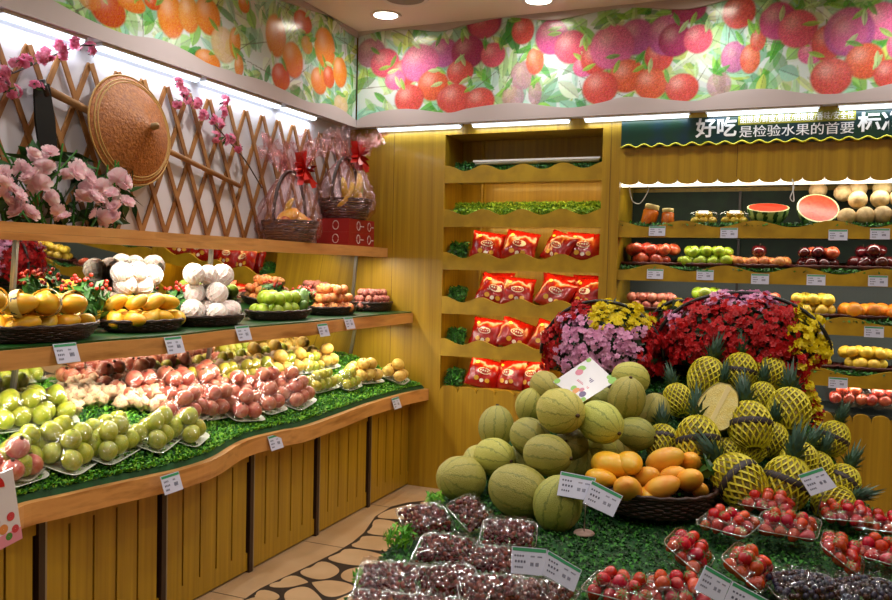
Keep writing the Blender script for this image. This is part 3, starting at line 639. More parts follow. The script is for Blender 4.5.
# ================================================================== TRELLIS WALL
b = MB(); s = .165; m_ = 2.3; z0, z1 = ZT+.06, 2.44
for k in range(-3, 26):
    for sg_ in (1, -1):
        ya = 1.5+s*k+.02; yb_ = ya-sg_*(z1-z0)/m_; zt, zb = z1, z0; y1_, y0_ = ya, yb_
        lim = YB-.02
        if y0_ > lim and y1_ > lim: continue
        if y0_ > lim: zb = z1-(z1-z0)*(lim-y1_)/(y0_-y1_); y0_ = lim
        if y1_ > lim: zt = z0+(z1-z0)*(lim-y0_)/(y1_-y0_); y1_ = lim
        x = XW+(.008 if sg_ > 0 else .018); b.bar((x, y0_, zb), (x, y1_, zt), .024, .009, 0, (1, 0, 0))
b.obj('trellis', [m_slat], label='diamond trellis of thin brown bamboo slats covering the lavender wall', cat='trellis')
def bush(mb, c, R, n, size, seed, mats=1, flat=1., m0=0, elong=2.2, inner=.5):
    g = np.random.default_rng(seed)
    for i in range(n):
        d = g.normal(size=3); d /= np.linalg.norm(d); q = np.array(c)+d*np.array(R)*g.uniform(inner, 1)
        a = g.normal(size=3); a -= a@d*d*.5; a /= np.linalg.norm(a); w = np.cross(a, d); w /= np.linalg.norm(w)+1e-6
        s_ = size*g.uniform(.6, 1.3); L = s_*elong/2
        mb.v.append(np.array([q-a*L, q+w*s_*.35+d*s_*.15, q+a*L+d*s_*.2, q-w*s_*.35+d*s_*.15])); k = mb.n
        mb.f.append((k, k+1, k+2, k+3)); mb.m.append(m0+int(g.integers(mats))); mb.n += 4
    return mb
def petals(mb, c, nrm, r, layers=((5, 1., .15), (5, .65, .5)), m=0, seed=0):
    nrm = Vector(nrm).normalized(); a = nrm.orthogonal().normalized(); b2 = nrm.cross(a); g = random.Random(seed)
    for n_, rr, cup in layers:
        o = g.uniform(0, 6)
        for i in range(n_):
            th = o+2*PI*i/n_; d = a*math.cos(th)+b2*math.sin(th); w = nrm.cross(d); R = r*rr
            c0 = Vector(c)+nrm*r*.1*(1-rr)
            pts = [c0, c0+d*R*.5+w*R*.42+nrm*R*cup*.5, c0+d*R*.95+w*R*.3+nrm*R*cup, c0+d*R*1.05+nrm*R*cup*.9, c0+d*R*.95-w*R*.3+nrm*R*cup, c0+d*R*.5-w*R*.42+nrm*R*cup*.5]
            mb.add([tuple(p) for p in pts], [(0, 1, 2, 3), (0, 3, 4, 5)], m)
    return mb
def petal(m, k=.4):
    nt = m.node_tree; p = next(n for n in nt.nodes if n.type == 'BSDF_PRINCIPLED'); o = next(n for n in nt.nodes if n.type == 'OUTPUT_MATERIAL'); t = nt.nodes.new('ShaderNodeBsdfTranslucent'); x = nt.nodes.new('ShaderNodeMixShader'); x.inputs[0].default_value = k
    if p.inputs['Base Color'].links: nt.links.new(p.inputs['Base Color'].links[0].from_socket, t.inputs[0])
    nt.links.new(p.outputs[0], x.inputs[1]); nt.links.new(t.outputs[0], x.inputs[2]); nt.links.new(x.outputs[0], o.inputs[0]); return m
m_pink = M('blossom_pink', 'd86a94', .6, 'e898b4', scale=20); m_rose = M('rose_pink', 'fdeef0', .7, 'fdf8f8', c3='f8d4de', scale=14); petal(m_pink); petal(m_rose, .5); m_twig = M('twig', '3a2418', .7)
def branch(px, stem, label):
    t = empty('blossom_branch', W(*stem[0], 0, -2.93), label=label, cat='blossom branch')
    o = Vector(t.location); st = [W(x, y, 0, -2.93)-o for x, y in stem]; b = MB(); b.tube(smoothl3(st), .004, 5); b.obj('stem', [m_twig], t)
    b = MB(); l = MB(); g = random.Random(len(px))
    for i, (x, y) in enumerate(px):
        c = W(x, y, 0, -2.91)-o
        for k in range(6):
            d = Vector((g.uniform(.2, 1), g.uniform(-1, 1), g.uniform(-1, 1))); petals(b, c+Vector((0, d.y*.022, d.z*.022))+Vector((d.x*.01, 0, 0)), d, .02, seed=i*9+k)
        bush(l, c, (.02, .03, .03), 3, .02, i)
    b.obj('blossoms', [m_pink], t); l.obj('leaves', [m_leaf], t); return t
def smoothl3(P, n=5):
    out = []
    for i in range(len(P)-1):
        p0 = P[max(i-1, 0)]; p1 = P[i]; p2 = P[i+1]; p3 = P[min(i+2, len(P)-1)]
        for j in range(n):
            q = j/n; out.append((2*p1+(p2-p0)*q+(2*p0-5*p1+4*p2-p3)*q*q+(3*p1-p0-3*p2+p3)*q**3)*.5)
    return out+[P[-1]]
branch([(-4, 80), (3, 72), (16, 64), (27, 61), (41, 58), (48, 53), (60, 46), (64, 53), (76, 43), (91, 48), (15, 91), (36, 88), (2, 84)], [(-15, 84), (20, 70), (50, 57), (78, 46), (94, 46)], 'pink blossom branch on the trellis at upper left beside the black hoe')
branch([(179, 83), (184, 91), (177, 103), (188, 100), (197, 103), (204, 115), (213, 119), (221, 123), (225, 101), (215, 137), (224, 139), (231, 139), (238, 147), (224, 112)], [(176, 78), (190, 97), (208, 117), (228, 140), (245, 160), (262, 188)], 'pink blossom branch on the trellis between the straw hat and gift basket')
# hoe
t = empty('hoe', W(140, 135, 0, -2.93), label='wooden-handled hoe with a black blade hung on the trellis behind the straw hat', cat='hoe'); o = Vector(t.location)
b = MB(); b.tube([W(44, 88, 0, -2.935)-o, W(140, 137, 0, -2.94)-o, W(240, 186, 0, -2.94)-o], [.02, .016, .014], 8); b.obj('handle', [M('pale_handle', 'a87c4c', .5, '8c6236', scale=6)], t, True)
q = [(W(x, y, 0, -2.93)-o) for x, y in ((32, 82), (47, 84), (53, 122), (55, 154), (37, 148), (33, 118))]
b = MB(); b.poly([(p.y, p.z) for p in q], 0, .005, .015); b.obj('blade', [M('black_iron', '101214', .45, metal=.4)], t)
b = MB(); b.tube([W(40, 80, 0, -2.93)-o, W(45, 96, 0, -2.93)-o], .022, 10); b.obj('socket', [m_black], t, True)
# conical hat
m_straw_hat = M('woven_straw', 'b06c30', .5, '8a4e1e', scale=70, bump=.6, bscale=90)
c = W(130, 131, 0, -2.90); t = empty('conical_hat', c, (rad(0), rad(84), 0), label='round conical woven straw hat hanging on the trellis', cat='hat')
b = MB(); prof = [(.255, 0.0), (.258, .008)]+[(.255*(1-i/26), .008+.125*(i/26)**.9+(.0025 if i % 2 else 0)) for i in range(1, 26)]+[(.012, .15), (.001, .165)]
b.lathe(prof, 56); b.obj('crown', [m_straw_hat], t, True)
b = MB()
for r_ in (.257, .235, .222): b.tube([(r_*math.cos(a*PI/28), r_*math.sin(a*PI/28), .010+(.258-r_)*.5) for a in range(56)], .004, 6, closed=True)
b.obj('rim', [M('straw_rim', 'b08a48', .5)], t, True)
b = MB(); b.lathe([(.018, .14), (.016, .165), (.001, .175)], 12); b.obj('tip', [M('straw_tip', '8a6a38', .5)], t, True)
# rose bouquets on the top shelf
rb = MB()
petals(rb, (0, 0, 0), (0, 0, 1), .042, ((6, 1.1, .45), (6, .9, .8), (6, .65, 1.2), (5, .45, 1.5), (3, .25, 1.8))); rose_me = rb.mesh('rose', [m_rose], True)
SC = 5.947
R1 = [(205, 115), (285, 110), (125, 180), (215, 230), (40, 260), (95, 330), (290, 350), (120, 430), (20, 330), (170, 445), (60, 400), (265, 180), (20, 215), (240, 270)]
R2 = [(345, 425), (385, 465), (460, 165), (400, 215), (525, 300), (610, 280), (705, 230), (745, 250), (750, 375), (660, 410), (570, 445), (690, 470), (520, 225), (490, 350), (600, 380), (650, 330), (560, 350), (620, 470)]
for R_, cx, lab in ((R1, 28, 'pale pink rose bouquet with dark leaves at the outer end of the top shelf'), (R2, 95, 'pale pink rose bouquet on the top shelf below the conical hat')):
    base = W(cx, 222, 0, -2.80); base.z = ZT+.06; t = empty('rose_bouquet', base, label=lab, cat='bouquet')
    for i, (x, y) in enumerate(R_+[(x+U(-35, 35), y+U(-35, 35)) for x, y in R_]):
        p = W(x/SC, 140+y/SC, 0, -2.74+U(-.04, .05))-base; p.z = max(p.z, .03)
        inst('rose', rose_me, p, Euler((U(-.3, .8), U(.5, 1.3), U(0, 6))), U(.6, 1.0), t)
    b = MB()
    for i, (x, y) in enumerate(R_): bush(b, W(x/SC, 140+y/SC, 0, -2.84)-base, (.04, .07, .06), 6, .055, i)
    b.v = [np.column_stack([v[:, 0].clip(-.16, .15), v[:, 1], v[:, 2].clip(.004, 9)]) for v in b.v]
    b.obj('leaves', [m_leaf], t)
    b = MB(); [b.tube([(U(-.05, .05), U(-.1, .1), .003), (U(-.08, .08), U(-.2, .2), U(.15, .35))], .004, 5) for k in range(9)]; b.obj('stems', [m_g3], t)

# ------------------------------------------------------------------ wicker baskets
def wicker(rx, ry, h, flare=1.25, rows=7, seg=40, th=.009, name='wicker_basket'):
    b = MB(); g = random.Random(5)
    for r in range(rows):
        f = r/(rows-1); k = 1/flare+(1-1/flare)*f**.7
        b.tube([((rx*k+.004*((-1)**(i+r)))*math.cos(2*PI*i/seg), (ry*k+.004*((-1)**(i+r)))*math.sin(2*PI*i/seg), th*.6+f*(h-th*1.2)) for i in range(seg)], th*.62, 6, closed=True)
    k = 1/flare; b.poly([(rx*k*math.cos(2*PI*i/seg), ry*k*math.sin(2*PI*i/seg)) for i in range(seg)], 2, .001, .012)
    for d in (0, 1):
        b.tube([((rx+.004)*math.cos(2*PI*i/seg), (ry+.004)*math.sin(2*PI*i/seg), h+.004*math.sin(i*PI/2+d*PI)) for i in range(seg)], th*.7, 6, closed=True)
    return b
def heap(rx, ry, r, layers=2, jit=.13, fill=1.06):
    out = []
    for k in range(layers):
        ax, ay = rx*fill-r*.8-k*r*.62, ry*fill-r*.8-k*r*.62
        if ax < 0 or ay < 0: ax, ay = max(ax, .0), max(ay, .0)
        z = r*(1+1.63*k); off = (k % 2)*r
        ny = int(ay/(r*1.78))+1; 
        for j in range(-ny, ny+1):
            y = j*r*1.78+(off*.58)
            for i in range(-9, 10):
                x = i*r*2.03+(r if j % 2 else 0)+off
                if (x/(ax+.001))**2+(y/(ay+.001))**2 <= 1.02: out.append((x+U(-jit, jit)*r, y+U(-jit, jit)*r, z+U(-.1, .12)*r))
    return out or [(0, 0, r)]
def fruitrot(kind=''):
    if kind == 'lie': return Euler((PI/2+U(-.6, .6), U(-.5, .5), U(0, 6.28)))
    return Euler((U(-.7, .7), U(-.7, .7), U(0, 6.28)))
SIM = 0
def basket_of(px, X, z, rx, ry, h, mesh, r, layers, what, cat, where, name, bl, gname=None, share=False, rotk='', mat=None, yaw=0, center=None, base=.3, mesh2=None):
    c = center or Vector((X, W(px, 300, 0, X).y, z))
    bm = wicker(rx, ry, h).obj('wicker_basket', [mat or m_wicker], None, True, label=bl, cat='basket'); bm.location = c; bm.rotation_euler = (0, 0, yaw)
    objs = []; Mx = Matrix.Translation(c)@Matrix.Rotation(yaw, 4, 'Z')
    for i, p in enumerate(heap(rx, ry, r, layers)):
        me = mesh if not isinstance(mesh, list) else random.choice(mesh)
        sc = r*U(.86, 1.05); q = Mx@Vector((p[0], p[1], p[2]+h*base))
        objs.append(inst(name, me, q, fruitrot(rotk), sc))
    label_heap(objs, what, where, gname or f'{what}s in the {where}', cat, share=share)
    return bm, objs
ZS = ZM+.0785; XB = -2.68
bk1, mg1 = basket_of(38, -2.66, ZS, .25, .16, .06, f_mango, .046, 2, 'yellow mango', 'mango', 'basket nearest the camera on middle shelf', 'mango', 'dark wicker basket of mangoes, first from left on the middle shelf', yaw=PI/2, rotk='lie')
basket_of(143, XB, ZS, .205, .15, .05, f_mango, .043, 2, 'small yellow mango', 'mango', 'second basket from left on middle shelf', 'mango', 'dark wicker basket of small yellow mangoes, second from left on the middle shelf', yaw=PI/2, rotk='lie')
bk3, wf = basket_of(208, XB, ZS, .21, .15, .05, f_white, .055, 3, 'white net-wrapped fruit', 'fruit', 'third basket from left on middle shelf', 'wrapped_fruit', 'dark wicker basket of white foam-wrapped fruit, third from left on the middle shelf', yaw=PI/2)
bk4, lm = basket_of(279, XB, ZS, .23, .15, .05, f_lime, .04, 2, 'green citrus fruit', 'fruit', 'fourth basket from left on middle shelf', 'green_citrus', 'dark wicker basket of green fruit, fourth from left on the middle shelf', yaw=PI/2)
for i, q in enumerate(lm):
    if q.location.y > 4.03: q.data = f_mangog; q.name = 'green_mango'; q.scale = (.045,)*3; q['label'] = q['label'].replace('green citrus fruit', 'dark green mango'); q['category'] = 'mango'
basket_of(332, XB, ZS, .19, .14, .05, f_peach, .034, 3, 'orange peach', 'peach', 'fifth basket from left on middle shelf', 'peach', 'dark wicker basket of peaches, fifth from left on the middle shelf', yaw=PI/2)
basket_of(372, -2.70, ZS, .17, .13, .06, f_litchi, .026, 3, 'small dusky pink fruit', 'fruit', 'last basket on middle shelf', 'longan', 'dark wicker basket of small dusky pink fruit beside the yellow wall', yaw=PI/2, share=True)
# foam nets
def netmesh(name, mat, rx=1., rz=1., n=14, turns=.55, th=.03, z0=-.8, z1=.8, steps=14, mats=None):
    b = MB()
    for d in (1, -1):
        for i in range(n):
            pts = []
            for k in range(steps+1):
                u = z0+(z1-z0)*k/steps; a = 2*PI*i/n+d*turns*PI*(k/steps-.5); r = math.sqrt(max(1-u*u, .02))*rx*1.02
                pts.append((r*math.cos(a), r*math.sin(a), u*rz*1.02))
            b.tube(pts, th, 3)
    return b.mesh(name, [mat], False)
m_foam = M('white_foam', 'f2eeea', .7)
net_w = netmesh('foam_net', m_foam, n=11, z0=-.97, z1=.97, th=.035)
for q in wf: inst('foam_net', net_w, (0, 0, 0), (0, 0, 0), 1.0, q)
# mangoes in printed paper sleeves
m_sleeve = M('paper_sleeve', 'e0cc80', .5, '3c4054', scale=3.5, detail=1, ramp=(.6, .63))
sv = MB(); sv.lathe([(.94, -.28), (1.0, 0), (.96, .28)], 24); sl_me = sv.mesh('paper_sleeve', [m_sleeve], True)
for i, (x, y, r) in enumerate([(72, 304, .052), (46, 303, .054), (18, 304, .052), (-8, 300, .05)]):
    p = W(x, y, 0, -2.57+.02*(i % 2)); q = inst('mango', f_mango, p, (rad(80), 0, rad([75, 30, 120, 60][i])), r, label=f'large mango in a printed paper sleeve, {ORD[i]} from the basket rim', cat='mango', group='sleeved mangoes in the first basket')
    inst('paper_sleeve', sl_me, (.05, 0, 0), (0, 0, 0), 1.02, q)
# berry plants
def berry_plant(c, R, label, seed):
    t = empty('berry_plant', c, label=label, cat='plant'); b = MB(); bush(b, (0, 0, R*1.0), (R*.8, R, R*.9), 170, .035, seed); b.v = [np.column_stack([v[:, 0], v[:, 1], v[:, 2].clip(.002, 9)]) for v in b.v]; b.obj('leaves', [m_leafb], t)
    b = MB(); g = random.Random(seed)
    for i in range(20):
        a = g.uniform(0, 6.28); rr = R*g.uniform(.3, 1); b.lathe([(.001, -.009), (.008, -.004), (.009, .002), (.006, .008), (.001, .01)], 8, mat=Matrix.Translation((rr*.8*math.cos(a), rr*math.sin(a), R*(2.0-.5*(rr/R)**2)+g.uniform(-.01, .015))))
    b.obj('berries', [m_berry], t, True, kind='stuff'); return t
m_leafb = M('plant_leaf', '3f7a28', .45, '24541a', scale=14); m_berry = M('red_berry', 'c02818', .3, coat=.3)
for i, (x, X, R, l) in enumerate([(86, -2.79, .12, 'leafy green plant with red berries behind the first mango basket'), (180, -2.80, .10, 'red berry sprig behind the white net-wrapped fruit'), (303, -2.81, .09, 'small green plant with red berries behind the fifth basket')]):
    berry_plant(Vector((X, W(x, 300, 0, X).y, ZS)), R, l, i+3)
# white foam wrapped fruit standing behind the small mangoes
ww = []
for i, (x, y) in enumerate([(122, 273), (137, 272), (152, 275), (125, 285), (142, 286)]):
    q = inst('wrapped_fruit', f_white, W(x, y, 0, -2.83), fruitrot(), .05); inst('foam_net', net_w, parent=q); ww.append(q)
label_heap(ww, 'white foam-wrapped fruit', 'the pile behind the small mangoes', 'foam-wrapped fruit piled behind the small mangoes', 'fruit')
# ------------------------------------------------------------------ gift baskets
m_bow = M('red_ribbon', 'c01c10', .35, coat=.3); m_redbox = M('red_carton', '8c1410', .45)
def gift(c, R, Hb, Ht, label, seed, fr, lean=0):
    t = empty('gift_basket', c, label=label, cat='gift basket')
    wicker(R, R*.8, Hb, 1.3, 8, 36, .012).obj('basket', [m_wicker], t, True)
    b = MB(); b.tube([(0, R*math.cos(PI*i/20), Hb+Ht*.72*math.sin(PI*i/20)) for i in range(21)], .011, 8); b.obj('handle', [m_wicker], t, True)
    prof = [(R*.82, .002), (R*1.1, Hb*.5), (R*1.12, Hb*1.1), (R*.98, Hb+Ht*.25), (R*.66, Hb+Ht*.5), (R*.3, Hb+Ht*.68), (R*.14, Hb+Ht*.76), (R*.4, Hb+Ht*.86), (R*.85, Hb+Ht*1.0), (R*1.1, Hb+Ht*1.16)]
    pr = []
    for i in range(len(prof)-1):
        for k in range(4): pr.append(tuple(prof[i][j]+(prof[i+1][j]-prof[i][j])*k/4 for j in (0, 1)))
    pr.append(prof[-1]); g = np.random.default_rng(seed); ph = g.uniform(0, 6, 6)
    def wob(v, an):
        z = v[:, :, 2]/(Hb+Ht); top = (z > .72)
        k = 1+.05*np.sin(an*7+ph[0]+z*8)+.04*np.sin(an*13+ph[1]-z*15)+.03*g.normal(size=v.shape[:2])+top*(.22*np.sin(an*5+ph[2])+.15*np.sin(an*11+ph[3]))
        v[:, :, 0] *= k; v[:, :, 1] *= k; v[:, :, 2] += top*(.03*np.sin(an*4+ph[4])+.02*g.normal(size=v.shape[:2])); v[:, :, 1] += top*lean*(z-.7); v[:, :, 2] = v[:, :, 2].clip(.001, 9)
        return v
    b = MB(); b.lathe(pr, 64, wob=wob); b.obj('cellophane', [m_cello], t, False)
    zc = Hb+Ht*.75; b = MB(); g = random.Random(seed)
    for i in range(11):
        a = i*2*PI/11+g.uniform(-.2, .2); L = .095*g.uniform(.8, 1.3); w = .022; e = g.uniform(-.5, .9)
        pts = [Vector((.03, 0, zc)).lerp(Vector((.03+math.cos(a)*L*.3*s_, math.sin(a)*L*math.sin(PI*min(s_, 1)*.55), zc+e*L*s_)), 1) for s_ in (0, .4, .8, 1.)]
        lo = [Vector((.08+.02*math.sin(PI*k/8), math.sin(a)*L*math.sin(PI*k/8), zc+math.cos(a)*L*math.sin(PI*k/8)+.012*math.cos(PI*k/8))) for k in range(9)]
        for k in range(8):
            p, q = lo[k], lo[k+1]; b.add([tuple(p+Vector((w, 0, 0))), tuple(p-Vector((w, 0, 0))), tuple(q-Vector((w, 0, 0))), tuple(q+Vector((w, 0, 0)))], [(0, 1, 2, 3)])
    for a, L in ((.5, .1), (-.35, .06), (.75, .08)):
        b.add([(.08, 0, zc+.01), (.09, .02, zc-.01), (.12+.02, math.sin(a)*L*1.3+.012, zc-L), (.12, math.sin(a)*L*1.3-.012, zc-L-.01)], [(0, 1, 2, 3)])
    b.obj('bow', [m_bow], t, False)
    n = len(fr)
    for i, (me, nm, cat, col, dy, dz, s_) in enumerate(fr):
        inst(nm, me, Vector(c)+Vector((.03+.03*(i % 2), dy, Hb*.85+dz)), fruitrot('lie' if nm in ('banana', 'mango') else ''), s_*1.25, label=f'{col} in the gift basket {"on the red cartons" if seed > 50 else "nearest the straw hat"}, {ORD[i]} of its fruit', cat=cat, group='fruit inside the wrapped gift baskets')
    return t
def bananame():
    b = MB(); b.tube([(0, 1.6*math.cos(a), 1.0*math.sin(a)) for a in np.linspace(.35, PI-.35, 12)], [.08, .2, .28, .3, .32, .32, .32, .32, .3, .26, .18, .08], 8); return b.mesh('banana', [M('banana_skin', 'd8b420', .45, 'c8a818', scale=3)], True)
f_ban = bananame(); f_grn = fruitmesh('green_grape', 'plain', M('green_grape_skin', '5a8038', .3), seg=10, rings=6)
zt = ZT+.0605
p = W(289, 235, 0, -2.79); gift((-2.785, p.y, zt), .17, .12, .42, 'cellophane-wrapped gift basket with red bow standing on the top shelf beside the cartons', 21,
     [(f_mango, 'mango', 'fruit', 'yellow mango', -.06, .05, .045), (f_ban, 'banana', 'banana', 'yellow banana', -.01, .07, .05), (f_mango, 'mango', 'fruit', 'orange mango', .045, .04, .045), (f_peach, 'peach', 'fruit', 'orange peach', .08, .02, .035), (f_peach, 'peach', 'fruit', 'small orange peach', -.09, .02, .03)])
pb = W(345, 230, 0, -2.79); pb.y = min(pb.y, 4.99)
for i in range(2):
    t = inst('carton', MB().box((-.115, -.175, 0), (.13, .175, .088)).mesh('carton', [m_redbox], False), (-2.79, pb.y, zt+.0885*i), label=f'flat red fruit carton with printed circles, {"upper" if i else "lower"} one under the gift basket', cat='carton', group='red cartons on the top shelf')
    b = MB()
    for (px_, f_) in ((-.1, 'y'), (.05, 'y')):
        b.tube([(.1315, px_+.05+.022*math.cos(a*PI/12), .045+.028*math.sin(a*PI/12)) for a in range(24)], .0018, 4, closed=True)
    b.tube([(-.0+.022*math.cos(a*PI/12)+.03, -.1765, .045+.028*math.sin(a*PI/12)) for a in range(24)], .0018, 4, closed=True)
    for k in range(3): b.box((.1305, -.03+.02*k, .04), (.1315, -.018+.02*k, .046)); b.box((.1305, .13+.012*k, .04), (.1315, .139+.012*k, .046))
    b.obj('print', [m_white], t)
gift((-2.79, pb.y, zt+.1775), .178, .13, .40, 'cellophane-wrapped gift basket with red bow standing on the red cartons', 77,
     [(f_ban, 'banana', 'banana', 'yellow banana', -.07, .08, .055), (f_ban, 'banana', 'banana', 'curved yellow banana', -.03, .10, .055), (f_ban, 'banana', 'banana', 'small yellow banana', -.1, .06, .05), (f_mango, 'mango', 'fruit', 'yellow mango', .01, .05, .045), (f_mangog, 'green_mango', 'fruit', 'green mango', .085, .05, .045), (f_lime, 'lime', 'fruit', 'pale green lime', .06, .09, .03)], lean=.28)

# ------------------------------------------------------------------ film-wrapped trays on the counter
SL = math.atan(.36)
m_tray = M('white_foam_tray', 'c8ccc0', .5)
def gridspots(nx, ny, r, top):
    out = [((i-(nx-1)/2)*r*2.02+U(-.05, .05)*r, (j-(ny-1)/2)*r*2.02+U(-.05, .05)*r, r) for i in range(nx) for j in range(ny)]
    tp = [((i-(nx-2)/2)*r*2.02, (j-(ny-2)/2)*r*2.02, r*2.42) for i in range(nx-1) for j in range(ny-1)]
    return out+tp[:top]
PACKM = {}
def tray_pack(px, py, nx, ny, r, mesh, what, cat, where, name, tl, yaw=0., top=9, extra_z=0., film_=True, size=None, tilt=SL, loc=None, share=False):
    py += 8; p0 = Vector(loc) if loc is not None else WS(px, py, BC-0.0, -KX)
    if loc is None:
        p0.x = max(p0.x, -2.86); 
        # keep the pixel column when the bed's back limits the depth
        if p0.x <= -2.8599: q = W(px, py, 0, -2.86); p0.y = q.y
        p0.y = min(p0.y, YB-.12); p0.z = bedz(p0.x, p0.y)+.018+extra_z
        p0 -= (p0-CAM).normalized()*0
    R = Matrix.Translation(p0)@Matrix.Rotation(tilt, 4, 'Y')@Matrix.Rotation(yaw, 4, 'Z')
    hx, hy = nx*r+.012, ny*r+.012
    key = (nx, ny, r, film_)
    spots = gridspots(nx, ny, r, top)
    if key not in PACKM:
        b = MB()
        P = []
        for s_ in (.86, 1.0, 1.06):
            for i in range(28):
                a = 2*PI*i/28; c_, s2 = math.cos(a), math.sin(a); e = .35
                P.append((hx*s_*math.copysign(abs(c_)**e, c_), hy*s_*math.copysign(abs(s2)**e, s2), {.86: 0, 1.: .014, 1.06: .015}[s_]))
        f = [(k*28+i, k*28+(i+1) % 28, (k+1)*28+(i+1) % 28, (k+1)*28+i) for k in range(2) for i in range(28)]+[tuple(range(28))[::-1]]
        b.add(P, f); tm = b.mesh('foam_tray', [m_tray], True)
        nn = 26; V = []
        for i in range(nn):
            for j in range(nn):
                x = (i/(nn-1)*2-1)*hx*1.03; y = (j/(nn-1)*2-1)*hy*1.03; z = .012
                for (sx, sy, sz) in spots:
                    d2 = (x-sx)**2+(y-sy)**2; R_ = r*1.55
                    if d2 < R_*R_: z = max(z, sz+r*1.06-d2/(r*1.8))
                ed_ = min(hx*1.03-abs(x), hy*1.03-abs(y)); z = min(z, .014+ed_*3.2)
                V.append((x, y, z))
        fm = MB(); fm.add(V, [(i*nn+j, (i+1)*nn+j, (i+1)*nn+j+1, i*nn+j+1) for i in range(nn-1) for j in range(nn-1)])
        PACKM[key] = (tm, fm.mesh('film', [m_film], True), spots)
    tm, fm, spots = PACKM[key]
    t = inst('foam_tray', tm, label=tl, cat='tray', group='film-wrapped fruit trays on the counter'); t.matrix_world = R
    if film_: inst('film', fm, parent=t)
    objs = []
    for s_ in spots:
        me = random.choice(mesh) if isinstance(mesh, list) else mesh
        objs.append(inst(name, me, R@Vector((s_[0], s_[1], s_[2]+.004)), fruitrot(), r*U(.95, 1.0)))
    bpy.context.view_layer.update()
    label_heap(objs, what, where, f'{what}s in {where}', cat, share=share)
    return objs
TR = [  # px, py, nx, ny, yaw deg
    (60, 449, 3, 3, 20, 'large guava tray at the front left'), (104, 446, 3, 2, 15, 'guava tray left of the first price tag'), (100, 428, 3, 1, 10, 'narrow guava tray behind the front ones'),
    (150, 437, 3, 2, 20, 'guava tray above the first price tag'), (180, 434, 2, 2, 20, 'small guava tray beside the pink fruit'), (40, 411, 3, 2, -20, 'guava tray at far left, second row'), (14, 392, 3, 2, -15, 'guava tray at far left, back row'), (2, 418, 2, 2, 0, 'guava tray cut by the left edge'), (18, 455, 3, 2, 30, 'guava tray above the promotion card')]
for i, (x, y, nx, ny, yw, w) in enumerate(TR):
    tray_pack(x+(3 if x > 90 else 0), y+(6 if y > 420 else 0), nx, ny, .040, f_guava, 'green guava', 'guava', w, 'guava', f'white foam tray under film, the {w}', rad(90+yw))
PK = [(135, 382, 3, 2), (168, 370, 3, 2), (174, 393, 3, 2), (199, 368, 3, 2), (203, 388, 3, 2), (182, 414, 3, 2), (213, 407, 3, 2), (240, 411, 2, 2), (264, 405, 2, 2), (262, 388, 3, 2), (293, 399, 3, 2), (232, 392, 2, 2), (286, 386, 2, 2), (10, 470, 2, 2)]
for i, (x, y, nx, ny) in enumerate(PK):
    w = f'{ORD[i] if i < 12 else "rear corner"} pink fruit pack from left' if i < 13 else 'pink pack behind the promotion card'
    tray_pack(x, y, nx, ny, .042, f_pom, 'dusky pink-red fruit', 'fruit', w, 'pink_fruit', f'white foam tray under film, {w}', rad(90+U(-25, 25)))
YK = [(184, 358, 3, 2), (203, 354, 3, 2), (224, 352, 3, 2), (247, 358, 3, 2), (262, 366, 2, 2), (283, 366, 3, 2), (308, 364, 3, 2), (318, 383, 4, 2), (345, 381, 3, 2)]
for i, (x, y, nx, ny) in enumerate(YK):
    w = f'{ORD[i]} yellow-green pack from left'
    tray_pack(x, y, nx, ny, .033, [f_guavy, f_guava[0]] if i > 3 else f_guavy, 'yellow-green fruit', 'fruit', w, 'yellow_guava', f'white foam tray under film, {w}', rad(90+U(-15, 15)))
for i, (x, y, nx, ny) in enumerate([(275, 352, 2, 2), (295, 348, 2, 2), (322, 352, 2, 2), (362, 374, 3, 2), (393, 375, 2, 2), (350, 370, 2, 1)]):
    w = f'{ORD[i]} round yellow pear pack'
    tray_pack(x, y, nx, ny, .043, f_yel, 'round yellow pear', 'pear', w, 'yellow_pear', f'white foam tray under thin film, {w}', rad(90+U(-15, 15)), film_=False)
# knobbly cream-pink fruit, loose on the turf
def knob():
    out = []
    for s_ in range(3):
        b = MB(); an = 16; n = 10; prof = [(math.cos(-PI/2+PI*i/n)+.001, math.sin(-PI/2+PI*i/n)) for i in range(n+1)]
        def wob(v, a):
            V = v.reshape(-1, 3); o = []
            for p in V: q = Vector(p); o.append(q*(1+.75*max(noise.noise(q*2.6+Vector((s_*9, 0, 0))), -.25)))
            return np.array(o).reshape(v.shape)
        b.lathe(prof, an, wob=wob); out.append(b.mesh('knobbly_fruit', [m_knob], True))
    return out
m_knob = M('knobbly_skin', 'd8b08c', .55, 'd0907c', c3='e0c8a0', scale=2.5, rnd=.12)
f_knob = knob()
def loose(pts, r, meshes, name, what, where, cat, share=True, bz=0, spread=.02):
    objs = []
    for (x, y) in pts:
        p = WS(x, y, BC-.0, -KX); p.x = max(p.x, -2.9); p.y = min(p.y, YB-.05); p.z = bedz(p.x, p.y)+.012+r*.85+bz+U(0, .035)
        objs.append(inst(name, random.choice(meshes), p, fruitrot(), r*U(.85, 1.15)))
    label_heap(objs, what, where, f'{what}s in {where}', cat, share=share, prep='in'); return objs
K1 = [(58+7*i+U(-2, 2), 392+8*j+U(-2, 2)) for i in range(8) for j in range(3)]+[(77, 384), (82, 382), (75, 422)]
K2 = [(122+7.5*i+U(-2, 2), 408+8*j+U(-2, 2)) for i in range(6) for j in range(2)]
K3 = [(212+7*i+U(-2, 2), 364+8*j-i*.3+U(-2, 2)) for i in range(9) for j in range(2)]
loose(K1, .03, f_knob, 'knobbly_fruit', 'cream-pink knobbly fruit', 'the heap behind the guava trays', 'fruit')
loose(K2, .03, f_knob, 'knobbly_fruit', 'cream-pink knobbly fruit', 'the heap in front of the pink packs', 'fruit')
loose(K3, .03, f_knob, 'knobbly_fruit', 'cream-pink knobbly fruit', 'the heap between pink and yellow packs', 'fruit')
